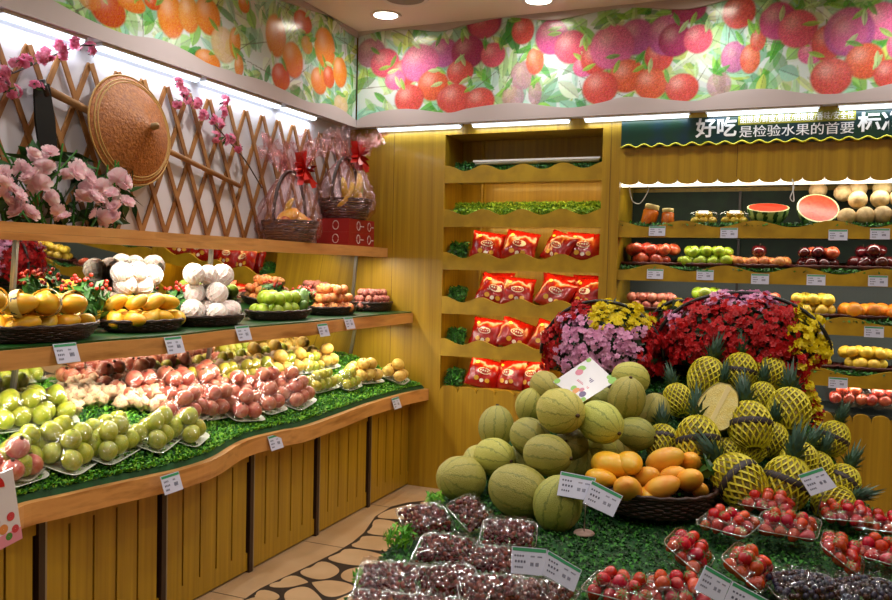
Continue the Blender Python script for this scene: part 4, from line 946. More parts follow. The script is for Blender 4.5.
# ================================================================== ISLAND DISPLAY
TZ = .66
iso = [(-.9, 1.35), (-1.05, 1.9), (-1.15, 2.35), (-1.2, 2.75), (-1.22, 3.1), (-1.27, 3.6), (-1.2, 4.15), (-.95, 4.42), (-.3, 4.5), (.02, 4.4), (.17, 4.0), (.27, 3.55), (.43, 3.25), (.56, 2.6), (.5, 1.8), (.3, 1.3), (-.3, 1.15)]
outl = []
for i in range(len(iso)):
    p0, p1, p2, p3 = (iso[(i+k) % len(iso)] for k in (-1, 0, 1, 2))
    for j in range(4):
        q = j/4; outl.append(tuple(.5*((2*p1[k])+(-p0[k]+p2[k])*q+(2*p0[k]-5*p1[k]+4*p2[k]-p3[k])*q*q+(-p0[k]+3*p1[k]-3*p2[k]+p3[k])*q**3) for k in (0, 1)))
def sm(a, b, x): t = min(max((x-a)/(b-a), 0), 1); return t*t*(3-2*t)
def zr(x, y): return TZ+.30*max(0, y-2.85)*sm(-1.4, -.95, x)*(1-sm(-.05, .4, x))
isl = empty('display_table', (-.4, 2.9, 0), label='large low rounded display table covered in green turf before the back wall', cat='table')
c = (-.4, 2.9)
b = MB(); b.poly([(x-c[0], y-c[1]) for x, y in outl], 2, TZ-.05, TZ-.004); b.obj('tabletop', [m_wood], isl)
b = MB(); b.poly([((x-c[0])*.9, (y-c[1])*.9) for x, y in outl], 2, .0, TZ-.05); b.obj('base', [m_yellow], isl)
cols = []; b = MB(); n = len(outl); rings = 14; V = []
for k in range(rings+1):
    s_ = 1-k/rings
    for x, y in outl: X = c[0]+(x-c[0])*s_; Y = c[1]+(y-c[1])*s_; V.append((X, Y, zr(X, Y)-(.004 if k == 0 else 0)))
b.add(V, [(k*n+i, k*n+(i+1) % n, (k+1)*n+(i+1) % n, (k+1)*n+i) for k in range(rings) for i in range(n)])
b.obj('felt_cover', [m_greenfelt], label='green felt mound over the display table under melons and pineapples', cat='cloth', smooth=True)
def islp(u, v):
    x = -1.4+2.0*u; y = 1.15+3.35*v
    return (x, y, zr(x, y)) if inside((x, y), outl) else None
turf(MB(), islp, 42000, .013, 5, .008).obj('turf', m_gd, label='dark green artificial turf covering the low display table', cat='turf', kind='stuff')
# parsley sprigs poking over the edge
for i, (x, y, R, l) in enumerate([(400, 541, .05, 'curly green parsley tuft beside the table edge'), (436, 500, .035, 'small green leaf tuft between grape packs and pale melon'), (364, 578, .03, 'dark leaf tuft at the corner of the display table')]):
    p = W(x, y, 2, TZ+.03); b = MB(); bush(b, (0, 0, R*.8), (R, R, R*.7), 110, .016, i, 2); b.v = [np.column_stack([v[:, 0], v[:, 1], v[:, 2].clip(.001, 9)]) for v in b.v]
    b.obj('parsley_tuft', [m_g1, m_g2], label=l, cat='herb', kind=None).location = (p.x, p.y, zr(p.x, p.y)+.008)
def land(px, py, rpx, layer=0., asp=1., dr=None):
    d = ray(px, py); t = 1.5
    while t < 6:
        p = CAM+d*t; r = (dr or rpx*t/FPX)
        if p.z <= zr(p.x, p.y)+r*asp+r*1.45*layer: return p, rpx*t/FPX
        t += .01
    return p, rpx*t/FPX
ML = [(462, 479, 24, 0, 0), (494, 457, 20, .4, 1), (519, 491, 28, 0, 0), (557, 504, 26, 0, 2), (547, 455, 22, 1.0, 1), (496, 427, 19, .7, 2), (530, 437, 20, .9, 0), (522, 462, 14, 0, 0), (560, 411, 24, 1.7, 1), (600, 422, 22, 1.5, 0), (571, 445, 18, .7, 3), (627, 399, 20, 1.5, 2), (631, 378, 17, 2., 0), (530, 405, 14, .6, 2), (545, 386, 14, 1.2, 0), (635, 434, 17, .9, 1), (599, 400, 15, .8, 0), (598, 446, 18, .3, 1), (575, 462, 17, 0, 2), (620, 448, 15, .3, 0), (654, 412, 14, .6, 2), (582, 392, 15, 1.2, 1), (478, 462, 14, 0, 0)]
mel = []
for i, (x, y, rp, ly, o) in enumerate(ML):
    p, r = land(x, y, rp, ly); r = min(max(r, .07), .1)
    rot = [Euler((PI/2+.3, .2, U(0, 3))), Euler((PI/2, 0, U(.8, 1.6))), Euler((U(-.3, .3), U(-.3, .3), U(0, 6))), Euler((1.2, U(-.4, .4), U(-.6, .6)))][o]
    q = inst('melon', f_melon, p, rot, r*.95); mel.append(q)
label_heap(mel, 'netted yellow-green melon', 'melon pile on the display table', 'melons piled on the display table', 'melon')
mel[3]['label'] = 'upright yellow-green melon at the front of the pile, behind the tilted price cards'
mel[0]['label'] = 'large pale round melon at the lower left end of the pile'
# mango basket
pm, _ = land(652, 512, 60, 0, dr=.001)
c_ = Vector((pm.x, pm.y, zr(pm.x, pm.y)+.012))
bm = wicker(.215, .15, .085, 1.2, 9, 44, .010).obj('wicker_basket', [m_wicker], None, True, label='dark oval wicker basket of mangoes on the display table beside the pineapples', cat='basket'); bm.location = c_; bm.rotation_euler = (rad(4), 0, rad(6))
dist0 = (c_-CAM).dot(CF)
def atd(x, y, dd): return CAM+ray(x, y)*dd
im = []
for (x, y, rp, k, rz, dd) in [(610, 465, 20, 0, 60, .02), (629, 463, 17, 0, 10, .0), (628, 489, 18, 1, 0, -.10), (664, 461, 19, 1, 60, .06), (646, 478, 16, 1, 30, .0), (661, 488, 17, 1, 80, -.1), (691, 462, 14, 1, 0, .06), (690, 480, 16, 1, 20, -.06), (672, 476, 14, 1, 50, .0), (600, 478, 14, 0, 80, -.03), (648, 496, 14, 0, 0, -.08), (700, 490, 11, 1, 0, -.05)]:
    p = atd(x, y, dist0+dd); r = rp*(dist0+dd)/FPX*.88
    im.append(inst('mango', f_mangob if k else f_mango, p, (PI/2 if not k else rad(60), 0, rad(rz)), r))
label_heap(im, 'orange-yellow mango', 'oval basket on the display table', 'mangoes in the oval basket', 'mango')
for i, (x, y, s_) in enumerate([(710, 472, .05), (704, 487, .04)]):
    b = MB(); bush(b, (0, 0, 0), (.04, .04, .02), 8, s_, i); b.obj('green_leaf_sprig', [m_leaf], label=f'green leaf sprig tucked in at the basket rim by the pineapples, {"upper" if i == 0 else "lower"}', cat='leaf').location = atd(x, y, dist0-.02)
# pineapples
m_pine = M('pineapple_rind', '5c5a1c', .6, '84702a', scale=4, bump=.6, bscale=9); m_net = M('yellow_foam_net', 'cfc124', .55, 'bcb422', scale=3); m_belt = M('dark_net_band', '1c1418', .6, '34282c', scale=30)
b = MB(); prof = [(max(math.cos(a)**.75, .001)*1., 1.22*math.sin(a)) for a in np.linspace(-PI/2+.01, PI/2-.01, 16)]
def wobp(v, an):
    for i in range(v.shape[0]): k = 1+.035*np.cos(an*8+i*PI); v[i, :, 0] *= k; v[i, :, 1] *= k
    return v
b.lathe(prof, 32, wob=wobp); f_pine = b.mesh('pineapple', [m_pine], True)
f_net = netmesh('foam_net', m_net, 1.03, 1.25, 18, .5, .055, -.95, .95, 14)
b = MB(); b.lathe([(1.06, -.16), (1.09, -.12), (1.1, .12), (1.07, .16)], 32); f_belt = b.mesh('band', [m_belt], True)
def crown(seed, H=1.9):
    b = MB(); g = random.Random(seed)
    for i in range(46):
        a = i*2.4; f = i/46; L = H*(.55+.5*f)*g.uniform(.85, 1.1); out = (1-f)*.95+.12; w = .13
        pts = [Vector((math.cos(a)*.12, math.sin(a)*.12, 1.1+f*.25))]
        for k in (1, 2, 3): q = k/3; pts.append(Vector((math.cos(a)*(.12+out*L*.62*q), math.sin(a)*(.12+out*L*.62*q), 1.1+f*.25+L*(1.05-out*.45)*q-(.28*out*q*q*L))))
        s_ = Vector((-math.sin(a), math.cos(a), 0)); V = []
        for k, p in enumerate(pts): ww_ = w*(1, .85, .5, .04)[k]; V += [tuple(p+s_*ww_), tuple(p-s_*ww_+Vector((0, 0, 0)))]
        b.add(V, [(0, 1, 3, 2), (2, 3, 5, 4), (4, 5, 7, 6)])
    return b.mesh('crown', [m_crown], False)
m_crown = M('pineapple_leaf', '3f6250', .5, '24402f', scale=3, rnd=.15); f_crown = [crown(1), crown(2, 1.8)]
PN = [(706, 377, 17, .8, 10, 0), (740, 372, 16, .9, -5, 1), (769, 373, 15, .7, 20, 0), (750, 426, 21, .9, -8, 1), (789, 411, 20, .7, 12, 0), (698, 441, 21, .7, -12, 1), (678, 400, 14, .4, -15, 0), (833, 439, 15, .2, 20, 1), (662, 443, 16, .3, -20, 1), (739, 481, 25, .1, -50, 1), (786, 484, 23, .0, 15, 1), (798, 461, 17, .3, 40, 0), (841, 484, 17, 0, 30, 1), (833, 503, 17, 0, 70, 0), (727, 456, 14, .3, -20, 0), (752, 446, 15, .5, 10, 1), (720, 400, 14, .4, 0, 0), (762, 398, 13, .5, 5, 0), (816, 470, 15, .1, 10, 0), (772, 440, 15, .3, 0, 0)]
pns = []
for i, (x, y, rp, ly, tl, bd) in enumerate(PN):
    p, r = land(x, y, rp, ly, 1.0); r = min(max(r*.97, .056), .082)
    q = inst('pineapple', f_pine, p, Euler((rad(-28+U(-12, 12)), rad(tl), U(-.3, .3))), r); pns.append(q)
    inst('foam_net', f_net, (0, 0, 0), (0, 0, 0), parent=q)
    if bd: inst('band', f_belt, (0, 0, 0), (U(-.15, .15), U(-.15, .15), 0), parent=q)
    inst('crown', f_crown[i % 2], (0, 0, 0), (0, 0, U(0, 6)), parent=q)
label_heap(pns, 'pineapple in yellow foam net', 'pineapple pile on display table', 'pineapples piled on the display table', 'pineapple')
p, r = land(719, 406, 21, 1.6)
t = empty('cut_pineapple', p, Euler((rad(-15), rad(28), rad(15))), label='halved pineapple showing pale yellow flesh, on top of the pineapple pile', cat='pineapple', scale=.076)
b = MB(); NN = 16; V = []
for i in range(NN+1):
    u = -1+2*i/NN; rr = (math.sqrt(max(1-u*u, 0))**.8)*(1-.18*u)
    for k in range(9): a = PI*k/8; V.append((rr*math.cos(a), rr*math.sin(a)*.8, u*1.25))
b.add(V, [(i*9+k, i*9+k+1, (i+1)*9+k+1, (i+1)*9+k) for i in range(NN) for k in range(8)]+[(i*9, (i+1)*9, (i+1)*9+8, i*9+8) for i in range(NN)]); b.obj('rind', [m_pine], t, True)
b = MB(); out = []
for i in range(NN+1):
    u = -1+2*i/NN; rr = (math.sqrt(max(1-u*u, 0))**.8)*(1-.18*u); out.append((rr*.93, u*1.19))
V = [(x, -.01, z) for x, z in out]+[(-x, -.01, z) for x, z in out]; b.add(V, [(i, i+1, NN+2+i, NN+1+i) for i in range(NN)])
b.obj('flesh', [M('pineapple_flesh', 'f8ecA4', .35, 'f0dc80', scale=3, stretch=(1, 1, 1), bump=.3, bscale=14)], t)
b = MB(); b.poly([(-.1, -1.1), (.1, -1.1), (.12, 1.1), (-.12, 1.1)], 1, -.03, -.012); b.obj('core', [M('pineapple_core', 'f4e4a8', .4)], t)

# flower baskets
b = MB()
for k in range(5):
    dx, dy = random.Random(k).uniform(-1, 1)*.02, random.Random(k+9).uniform(-1, 1)*.02
    petals(b, (0, 0, 0), (0, 0, 1), .0145, ((5, 1., .15), (3, .55, .6))); break
flo = b
fv = np.concatenate(flo.v); ff = flo.f
def flowers(c, R, n, seed, colf, sz=1.):
    g = np.random.default_rng(seed); mbs = {}
    for i in range(n):
        th = g.uniform(0, 2*PI); u = g.uniform(-.35, 1); r_ = math.sqrt(max(1-u*u, 0)); d = Vector((r_*math.cos(th), r_*math.sin(th), u))
        cl = 1+.10*math.sin(d.x*14+seed)*math.cos(d.z*11)+g.uniform(-.05, .05)
        p = Vector((d.x*R[0], d.y*R[1], d.z*R[2]))*cl; k = colf(d, g)
        if k is None: continue
        nn = (Vector((d.x/R[0], d.y/R[1], d.z/R[2])).normalized()+Vector(g.normal(size=3))*.35).normalized()
        M4 = nn.to_track_quat('Z', 'Y').to_matrix().to_4x4(); M4.translation = p; M4 = M4@Matrix.Diagonal((sz, sz, sz, 1))@Matrix.Rotation(g.uniform(0, 6), 4, 'Z')
        mbs.setdefault(k, MB()).add(fv, ff, 0, M4)
    return mbs
m_fl = {'red': M('petal_red', 'd0141c', .55, 'a80c18', scale=30), 'pink': M('petal_pink', 'e09cc8', .55, 'ecb4d8', scale=30), 'yellow': M('petal_yellow', 'ecdc14', .55, 'dcc410', scale=30)}
for _m in m_fl.values(): petal(_m, .3)
def flower_basket(c, R, label, seed, colf, n, hpts):
    t = empty('flower_basket', c, label=label, cat='flower basket')
    b = wicker(R[0]*.75, R[1]*.75, .2, 1.25, 9, 40, .011); b.v = [v+np.array([0, 0, -.19]) for v in b.v]; b.obj('basket', [m_wicker], t, True)
    b = MB(); bush(b, (0, 0, 0), (R[0]*.93, R[1]*.93, R[2]*.93), 1300, .04, seed, inner=.8); b.v = [np.column_stack([v[:, 0], v[:, 1], v[:, 2].clip(-.1, 9)]) for v in b.v]; b.obj('leaves', [m_leafd], t)
    for k, m in flowers(c, R, n, seed, colf).items(): m.obj(k+'_blossoms', [m_fl[k]], t, kind='stuff')
    b = MB(); b.tube([Vector((R[0]*1.04*math.cos(PI*i/24), -R[1]*.25, R[2]*1.1*math.sin(PI*i/24)-.02)) for i in range(25)], .009, 8); b.obj('handle', [m_black], t, True)
    return t
m_leafd = M('deep_leaf', '1c3c18', .45, '0f2610', scale=14)
def c1(d, g):
    x, z = d.x+g.normal()*.05, d.z+g.normal()*.05
    if x < -.62 or (x < -.15 and z > .72): return 'red'
    if z > .55 and x > -.15 and x < .8: return 'yellow'
    if x > .72: return 'red'
    return 'pink'
def c2(d, g):
    x, z = d.x+g.normal()*.06, d.z+g.normal()*.06
    if x > .62 and z > -.15: return 'yellow'
    if z > .84 and x < .45 and x > -.6: return 'pink'
    if x < -.75 and z > .3: return 'pink'
    return 'red'
p = W(603, 352, 1, 4.05); flower_basket(p, (.29, .22, .25), 'basket of pink, yellow and red flowers with a dark handle behind the melons', 4, c1, 2200, None)
p = W(741, 345, 1, 4.12); flower_basket(p, (.37, .23, .245), 'basket of deep red flowers edged yellow and pink behind the pineapples', 8, c2, 2900, None)
def c3(d, g): return 'red'
p = W(680, 345, 1, 4.22); t = flower_basket(p, (.17, .16, .22), 'small clump of red flowers between the two big flower baskets', 12, lambda d, g: 'yellow' if (d.z > .8 and d.x < .1) else 'red', 600, None)
sp_ = [W(x, y, 1, 3.95) for x, y in ((795, 345), (803, 372), (810, 395), (818, 412), (814, 430))]; t = empty('flower_spray', sp_[2], label='trailing spray of red and yellow artificial flowers hanging beside the last pineapples', cat='flower spray'); o = sp_[2]
b = MB(); b.tube(smoothl3([q-o for q in sp_]), .004, 5); b.obj('stem', [m_g3], t)
for k, nm in enumerate(('yellow', 'red')):
    b = MB(); g = random.Random(k)
    for q in smoothl3([q-o for q in sp_])[k::2]:
        for j in range(3): d = Vector((g.uniform(-1, 1), g.uniform(-1, 0), g.uniform(-.3, 1))); petals(b, q+d*.018, d, .022)
    b.obj(nm+'_blossoms', [m_fl[nm]], t)

# punnets and packs
def boxmesh(hx, hy, h, taper=.86):
    b = MB(); P = []
    for z, s_ in ((0.0, taper), (h, 1.), (h, 1.05)):
        for i in range(24):
            a = 2*PI*i/24; e = .3; ca, sa = math.cos(a), math.sin(a); P.append((hx*s_*math.copysign(abs(ca)**e, ca), hy*s_*math.copysign(abs(sa)**e, sa), z))
    b.add(P, [(k*24+i, k*24+(i+1) % 24, (k+1)*24+(i+1) % 24, (k+1)*24+i) for k in range(2) for i in range(24)]+[tuple(range(24))[::-1]]); return b
def lidmesh(hx, hy, z0, bulge, seed, amp=.004, n=18):
    g = np.random.default_rng(seed); b = MB(); V = []
    for i in range(n):
        for j in range(n):
            x = i/(n-1)*2-1; y = j/(n-1)*2-1; e = min(1-abs(x), 1-abs(y)); z = z0+bulge*min(1, e*3)**.7+(g.normal()*amp if e > 0 else 0); V.append((x*hx*1.04, y*hy*1.04, z))
    b.add(V, [(i*n+j, (i+1)*n+j, (i+1)*n+j+1, i*n+j+1) for i in range(n-1) for j in range(n-1)]); return b
sb_m = boxmesh(.078, .058, .038).mesh('punnet', [m_clear], True); sb_l = lidmesh(.078, .058, .038, .022, 3, .003).mesh('lid', [m_film], True)
m_rim = film('plastic_rim', 'e8eeee', .45, .15, .0, 5)
def rimmesh(hx, hy, z, th=.0016):
    b = MB(); e = .3; b.tube([(hx*1.04*math.copysign(abs(math.cos(a))**e, math.cos(a)), hy*1.04*math.copysign(abs(math.sin(a))**e, math.sin(a)), z) for a in [2*PI*(i+.5)/32 for i in range(32)]], th, 5, closed=True); return b.mesh('rim', [m_rim], True)
rim_s = rimmesh(.078, .058, .04); rim_g = rimmesh(.095, .072, .031)
def placeM(x, y, yaw, pit, rol, h=0.):
    p = W(x, y, 2, TZ+.035+h)
    if p.y > 2.85: q, _ = land(x, y, 1, 0, dr=.03+h); p = q
    p.z = zr(p.x, p.y)+.010+h+abs(math.sin(rad(pit)))*.06
    # hold the picture position after lowering to the table
    d = ray(x, y); t_ = ((p.z+.03)-CH)/d.z; p2 = CAM+d*t_; p = Vector((p2.x, p2.y, p.z))
    return Matrix.Translation(p)@Matrix.Rotation(rad(yaw), 4, 'Z')@Matrix.Rotation(rad(pit), 4, 'X')@Matrix.Rotation(rad(rol), 4, 'Y')
ST = [(681, 551, 82, 34, 0, 0), (731, 525, -25, 14, 0, 0), (768, 506, -5, 5, 0, 0), (789, 528, -8, 14, 0, 0), (741, 567, 78, 32, 0, 0), (833, 553, 84, 34, 0, 0), (846, 517, 10, 6, 0, 0), (879, 527, 0, 6, 0, 0), (886, 556, -30, 10, 0, 0), (676, 594, 15, 6, 0, 0), (622, 592, -10, 6, 0, 0)]
PLC = ['by the mango basket front', 'beside the dark oval basket', 'behind the row, against the pineapples', 'in the middle of the strawberry row', 'above the bottom double price card', 'upright one in the right part', 'below the netted pineapples at right', 'in front of the yellow wall at right', 'cut by the right edge', 'behind the bottom price card at left', 'at the bottom edge beside the turf']
for i, (x, y, yw, pt, rl, h) in enumerate(ST):
    Mx = placeM(x, y, yw, pt, rl, h)@Matrix.Scale(1.14, 4); t = inst('strawberry_punnet', sb_m, label=f'clear plastic strawberry punnet {PLC[i]}', cat='punnet', group='strawberry punnets'); t.matrix_world = Mx
    inst('lid', sb_l, parent=t); inst('rim', rim_s, parent=t)
    objs = []
    for a in range(4):
        for c_2 in range(3):
            lp = Vector(((a-1.5)*.0345+U(-.003, .003), (c_2-1)*.034+U(-.003, .003), .032+U(-.004, .006)))
            q = inst('strawberry', f_straw, Mx@lp, Euler((U(-1.5, 1.5), U(-.6, .6), U(0, 6))), U(.0195, .023)); inst('calyx', f_calyx, (0, 0, 0), parent=q); objs.append(q)
    for a in range(3):
        for c_2 in range(2):
            q = inst('strawberry', f_straw, Mx@Vector(((a-1)*.036, (c_2-.5)*.034, .058)), Euler((U(-1.5, 1.5), U(-.6, .6), U(0, 6))), U(.0185, .0215)); inst('calyx', f_calyx, (0, 0, 0), parent=q); objs.append(q)
    bpy.context.view_layer.update(); label_heap(objs, 'red strawberry', 'in the punnet '+PLC[i], f'strawberries in the punnet {PLC[i]}', 'strawberry', prep='', share=True)
    for o_ in objs: o_['label'] = o_['label'].replace('  ', ' ')
def bunch(seed, mats, r=.0088, n=105, R=(.082, .062, .04)):
    g = np.random.default_rng(seed); b = MB(); pts = []
    tries = 0
    while len(pts) < n and tries < 6000:
        tries += 1; x, y = g.uniform(-1, 1, 2); 
        if max(abs(x), abs(y)) > .98: continue
        z = math.sqrt(max(1-(x*x+y*y)/2.0, 0))*R[2]*g.uniform(.65, 1.05)+.01; p = np.array([x*R[0], y*R[1], z])
        if all(np.linalg.norm(p-q) > r*1.55 for q in pts): pts.append(p)
    for p in pts: b.lathe([(max(math.cos(a), .001)*r, math.sin(a)*r*1.1) for a in np.linspace(-PI/2, PI/2, 6)], 8, int(g.integers(len(mats))), Matrix.Translation(p))
    return b.mesh('grapes', mats, True)
m_gr = [M('grape_wine', '6e2430', .22, '481620', scale=30, coat=.5), M('grape_dark', '421420', .22, '561c2a', scale=30, coat=.5), M('grape_rust', '883c30', .25, '602420', scale=30, coat=.5)]
m_bl = [M('blue_black', '14142a', .3, '24284a', scale=30, coat=.5), M('dark_cherry', '24101c', .2, '38141c', scale=30, coat=.6)]
gm = [bunch(i, m_gr) for i in range(3)]; gb = [bunch(9, m_bl, .009)]
lid_b = lidmesh(.095, .072, .028, .04, 15, .003).mesh('film', [film('berry_film', 'f4f4f8', .05, .12, .5, 12)], True)
gt_m = boxmesh(.095, .072, .03).mesh('tray', [m_clear], True); m_film2 = film('bag_film', 'f8f6f8', .085, .08, .8, 18)
gl_m = [lidmesh(.095, .072, .028, .04, 5+k, .006).mesh('film', [m_film2], True) for k in range(3)]
f_stem = MB(); f_stem.tube([(-.05, 0, .038), (0, .005, .05), (.04, -.01, .043)], .002, 5); f_stem = f_stem.mesh('stem', [m_stem], True)
GP = [(424, 517, 52, 30, 0, 0), (466, 510, 84, 38, 0, 0), (509, 531, 14, 20, 0, 0), (446, 548, 5, 22, 0, 0), (496, 559, 15, 14, 0, 0), (447, 580, 38, 20, 0, .0), (492, 590, 30, 18, 0, 0), (390, 577, 18, 22, 0, 0), (436, 612, 5, 12, 0, 0), (541, 594, -10, 10, 0, 0), (380, 606, 10, 14, 0, 0)]
GL = ['leaning at the table edge below the cabinets', 'standing against the large pale melon', 'below the two front melons', 'with pale reflections beside the parsley tuft', 'directly left of the double price card', 'in the second row from the bottom', 'at the bottom, centre of the grape packs', 'at the table corner nearest the floor', 'cut by the bottom edge', 'under the double price card', 'cut by the lower corner edge']
for i, (x, y, yw, pt, rl, h) in enumerate(GP):
    Mx = placeM(x, y, yw, pt, rl, h); Mx = Mx@Matrix.Scale(.9, 4); t = inst('fruit_pack', gt_m, label=f'clear pack of dark grapes {GL[i]}', cat='pack', group='packs of dark grapes'); t.matrix_world = Mx
    inst('film', gl_m[i % 3], parent=t); inst('rim', rim_g, parent=t)
    g_ = empty('grape_bunch', label=f'bunch of dark red grapes in the pack {GL[i]}', cat='grapes', group='bunches of dark grapes'); g_.matrix_world = Mx@Matrix.Translation((0, 0, .002))
    inst('grapes', gm[i % 3], parent=g_, kind='stuff'); inst('stem', f_stem, parent=g_)
for i, (x, y, yw, pt, l) in enumerate([(803, 586, 25, 8, 'beside the bottom double price card'), (868, 592, 30, 8, 'in the bottom right corner')]):
    Mx = placeM(x, y, yw, pt, 0, 0); t = inst('fruit_pack', gt_m, label=f'clear pack of blue-black berries {l}', cat='pack', group='packs of blue-black berries'); t.matrix_world = Mx
    inst('film', lid_b, parent=t); inst('rim', rim_g, parent=t); g_ = empty('berry_pile', label=f'heap of blue-black berries in the pack {l}', cat='berries'); g_.matrix_world = Mx@Matrix.Translation((0, 0, .002)); inst('berries', gb[0], parent=g_, kind='stuff'); inst('stem', f_stem, parent=g_)

# price cards on stands
def card(name, corners, par, o, th=.003, dash=True, head=True):
    TL, TR_, BR, BL = [Vector(c)-o for c in corners]; nrm = (TR_-TL).cross(BL-TL).normalized()
    if nrm.dot(CAM-o) < 0: nrm = -nrm
    b = MB(); V = [TL, TR_, BR, BL]; b.add([tuple(v) for v in V]+[tuple(v-nrm*th) for v in V], [(0, 3, 2, 1), (4, 5, 6, 7), (0, 1, 5, 4), (1, 2, 6, 5), (2, 3, 7, 6), (3, 0, 4, 7)])
    def P(u, v, k=.0006): return tuple(TL*(1-u)*(1-v)+TR_*u*(1-v)+BR*u*v+BL*(1-u)*v+nrm*k)
    def rect(u0, v0, u1, v1, m): b.add([P(u0, v0), P(u1, v0), P(u1, v1), P(u0, v1)], [(0, 1, 2, 3)], m)
    if head: rect(.02, .03, .98, .16, 1)
    if dash:
        g = random.Random(int(abs(TL.x)*1e5) % 97)
        for (u0, v0, w, h) in ((.08, .3, .3, .07), (.55, .3, .12, .06), (.1, .5, .34, .09), (.1, .72, .26, .07), (.55, .55, .1, .14), (.7, .55, .1, .14), (.75, .3, .14, .06)):
            n_ = 4
            for k in range(n_): rect(u0+w*k/n_, v0, u0+w*(k+.6)/n_, v0+h, 2)
    return b.obj(name, [m_paper, m_taggreen, m_ink], par)
def cardstand(cs, label, foot=None, rod=None):
    o = atd(*foot[:2], foot[2]) if foot else Vector((0, 0, 0))
    t = empty('price_stand', o, label=label, cat='price sign')
    mid = None
    for corners in cs:
        pts = [atd(x, y, d) for x, y, d in corners]; card('price_card', pts, t, o); mid = sum((Vector(p) for p in pts), Vector())/4
    cc = sum((atd(x, y, d) for corners in cs for x, y, d in corners[2:]), Vector())/(2*len(cs))
    b = MB(); b.tube([cc-o+Vector((0, 0.004, -.005)), (cc-o)*.5+Vector((0, 0, .01)), Vector((0, 0, .002))], .0025, 6); b.obj('rod', [m_metal], t, True)
    b = MB(); b.lathe([(.001, 0), (.011, 0), (.011, .016), (.001, .016)], 10, mat=Matrix.Translation(cc-o+Vector((0, -.004, -.012)))); b.obj('clip', [m_clear], t, True)
    return t
p0 = W(584, 534, 2, TZ+.01); d0 = (p0-CAM).dot(CF)
t = cardstand([[(561, 471, d0+.02), (596, 478, d0+.02), (590, 501, d0-.02), (557, 495, d0-.02)], [(592, 480, d0+.0), (623, 496, d0+.0), (613, 517, d0-.04), (583, 503, d0-.04)]], 'pair of tilted clear price cards on a round-footed stand in front of the melons', (584, 534, d0))
b = MB(); b.lathe([(.001, 0), (.034, 0), (.036, .004), (.03, .009), (.006, .011), (.001, .011)], 28); b.obj('foot', [M('pale_pink_foot', 'b89a90', .4)], t, True)
p0 = W(548, 590, 2, TZ+.06); d1 = (p0-CAM).dot(CF)-.02
cardstand([[(512, 546, d1+.0), (547, 549, d1+.0), (545, 576, d1-.03), (511, 573, d1-.03)], [(548, 550, d1), (582, 570, d1), (574, 592, d1-.03), (542, 574, d1-.03)]], 'pair of clear price cards standing among the dark grape packs', (550, 596, d1+.01))
p0 = W(740, 600, 2, TZ+.07); d2 = (p0-CAM).dot(CF)-.02
cardstand([[(706, 565, d2+.0), (732, 580, d2), (722, 604, d2-.03), (695, 589, d2-.03)], [(733, 581, d2), (776, 604, d2), (766, 628, d2-.03), (722, 606, d2-.03)]], 'pair of green-edged price cards at the bottom edge among strawberry punnets', (738, 622, d2+.02))
p0 = land(815, 500, 10, 0, dr=.05)[0]; d3 = (p0-CAM).dot(CF)-.1
cardstand([[(798, 475, d3), (822, 467, d3), (837, 487, d3-.03), (811, 496, d3-.03)]], 'single clear price card leaning on the netted pineapples', (817, 515, d3))
# fruit poster on top of the melons
m_post = M('poster_white', 'dcdce6', .3, coat=.4); dp = (mel[12].location-CAM).dot(CF)-.12
cor = [atd(590, 357, dp+.06), atd(616, 381, dp), atd(583, 402, dp-.1), atd(553, 382, dp-.05)]; o = sum(cor, Vector())/4
t = empty('fruit_poster', o, label='small glossy poster card with fruit pictures lying on top of the melon pile', cat='poster')
A, B_, C_, D_ = [c-o for c in cor]; nn = (B_-A).cross(D_-A).normalized(); nn = nn if nn.z > 0 else -nn
b = MB(); V = [A, B_, C_, D_]; b.add([tuple(v) for v in V]+[tuple(v-nn*.004) for v in V], [(0, 1, 2, 3), (7, 6, 5, 4), (0, 4, 5, 1), (1, 5, 6, 2), (2, 6, 7, 3), (3, 7, 4, 0)]); b.obj('card', [m_post], t)
def PP(u, v, k=.0016): return A*(1-u)*(1-v)+B_*u*(1-v)+C_*u*v+D_*(1-u)*v+nn*k
b = MB()
for (u, v, r_, m) in [(.16, .35, .1, 1), (.2, .45, .09, 2), (.25, .3, .07, 0), (.62, .86, .09, 0), (.8, .84, .08, 3), (.5, .84, .07, 1), (.68, .76, .06, 2), (.06, .08, .06, 1), (.94, .94, .06, 1), (.93, .06, .1, 1), (.8, .05, .06, 1), (.05, .93, .07, 1)]:
    cc = PP(u, v, .001+.0003*m); ring = [cc+(B_-A)*r_*math.cos(a)+(D_-A)*r_*math.sin(a) for a in np.linspace(0, 2*PI, 15)[:-1]]; b.add([tuple(x) for x in ring], [tuple(range(14))], m)
for k in range(5): q = [PP(.42+.05*k, .38+.0*k), PP(.45+.05*k, .38), PP(.45+.05*k, .48), PP(.42+.05*k, .48)]; b.add([tuple(x) for x in q], [(0, 1, 2, 3)], 3)
for k in range(9): q = [PP(.36+.045*k, .6), PP(.39+.045*k, .6), PP(.39+.045*k, .65), PP(.36+.045*k, .65)]; b.add([tuple(x) for x in q], [(0, 1, 2, 3)], 2)
b.obj('picture', [M('pr_orange', 'd88a3c', .4), M('pr_green', '7cb83c', .4), M('pr_pink', 'c8708c', .4), M('pr_purple', '54407c', .4)], t)

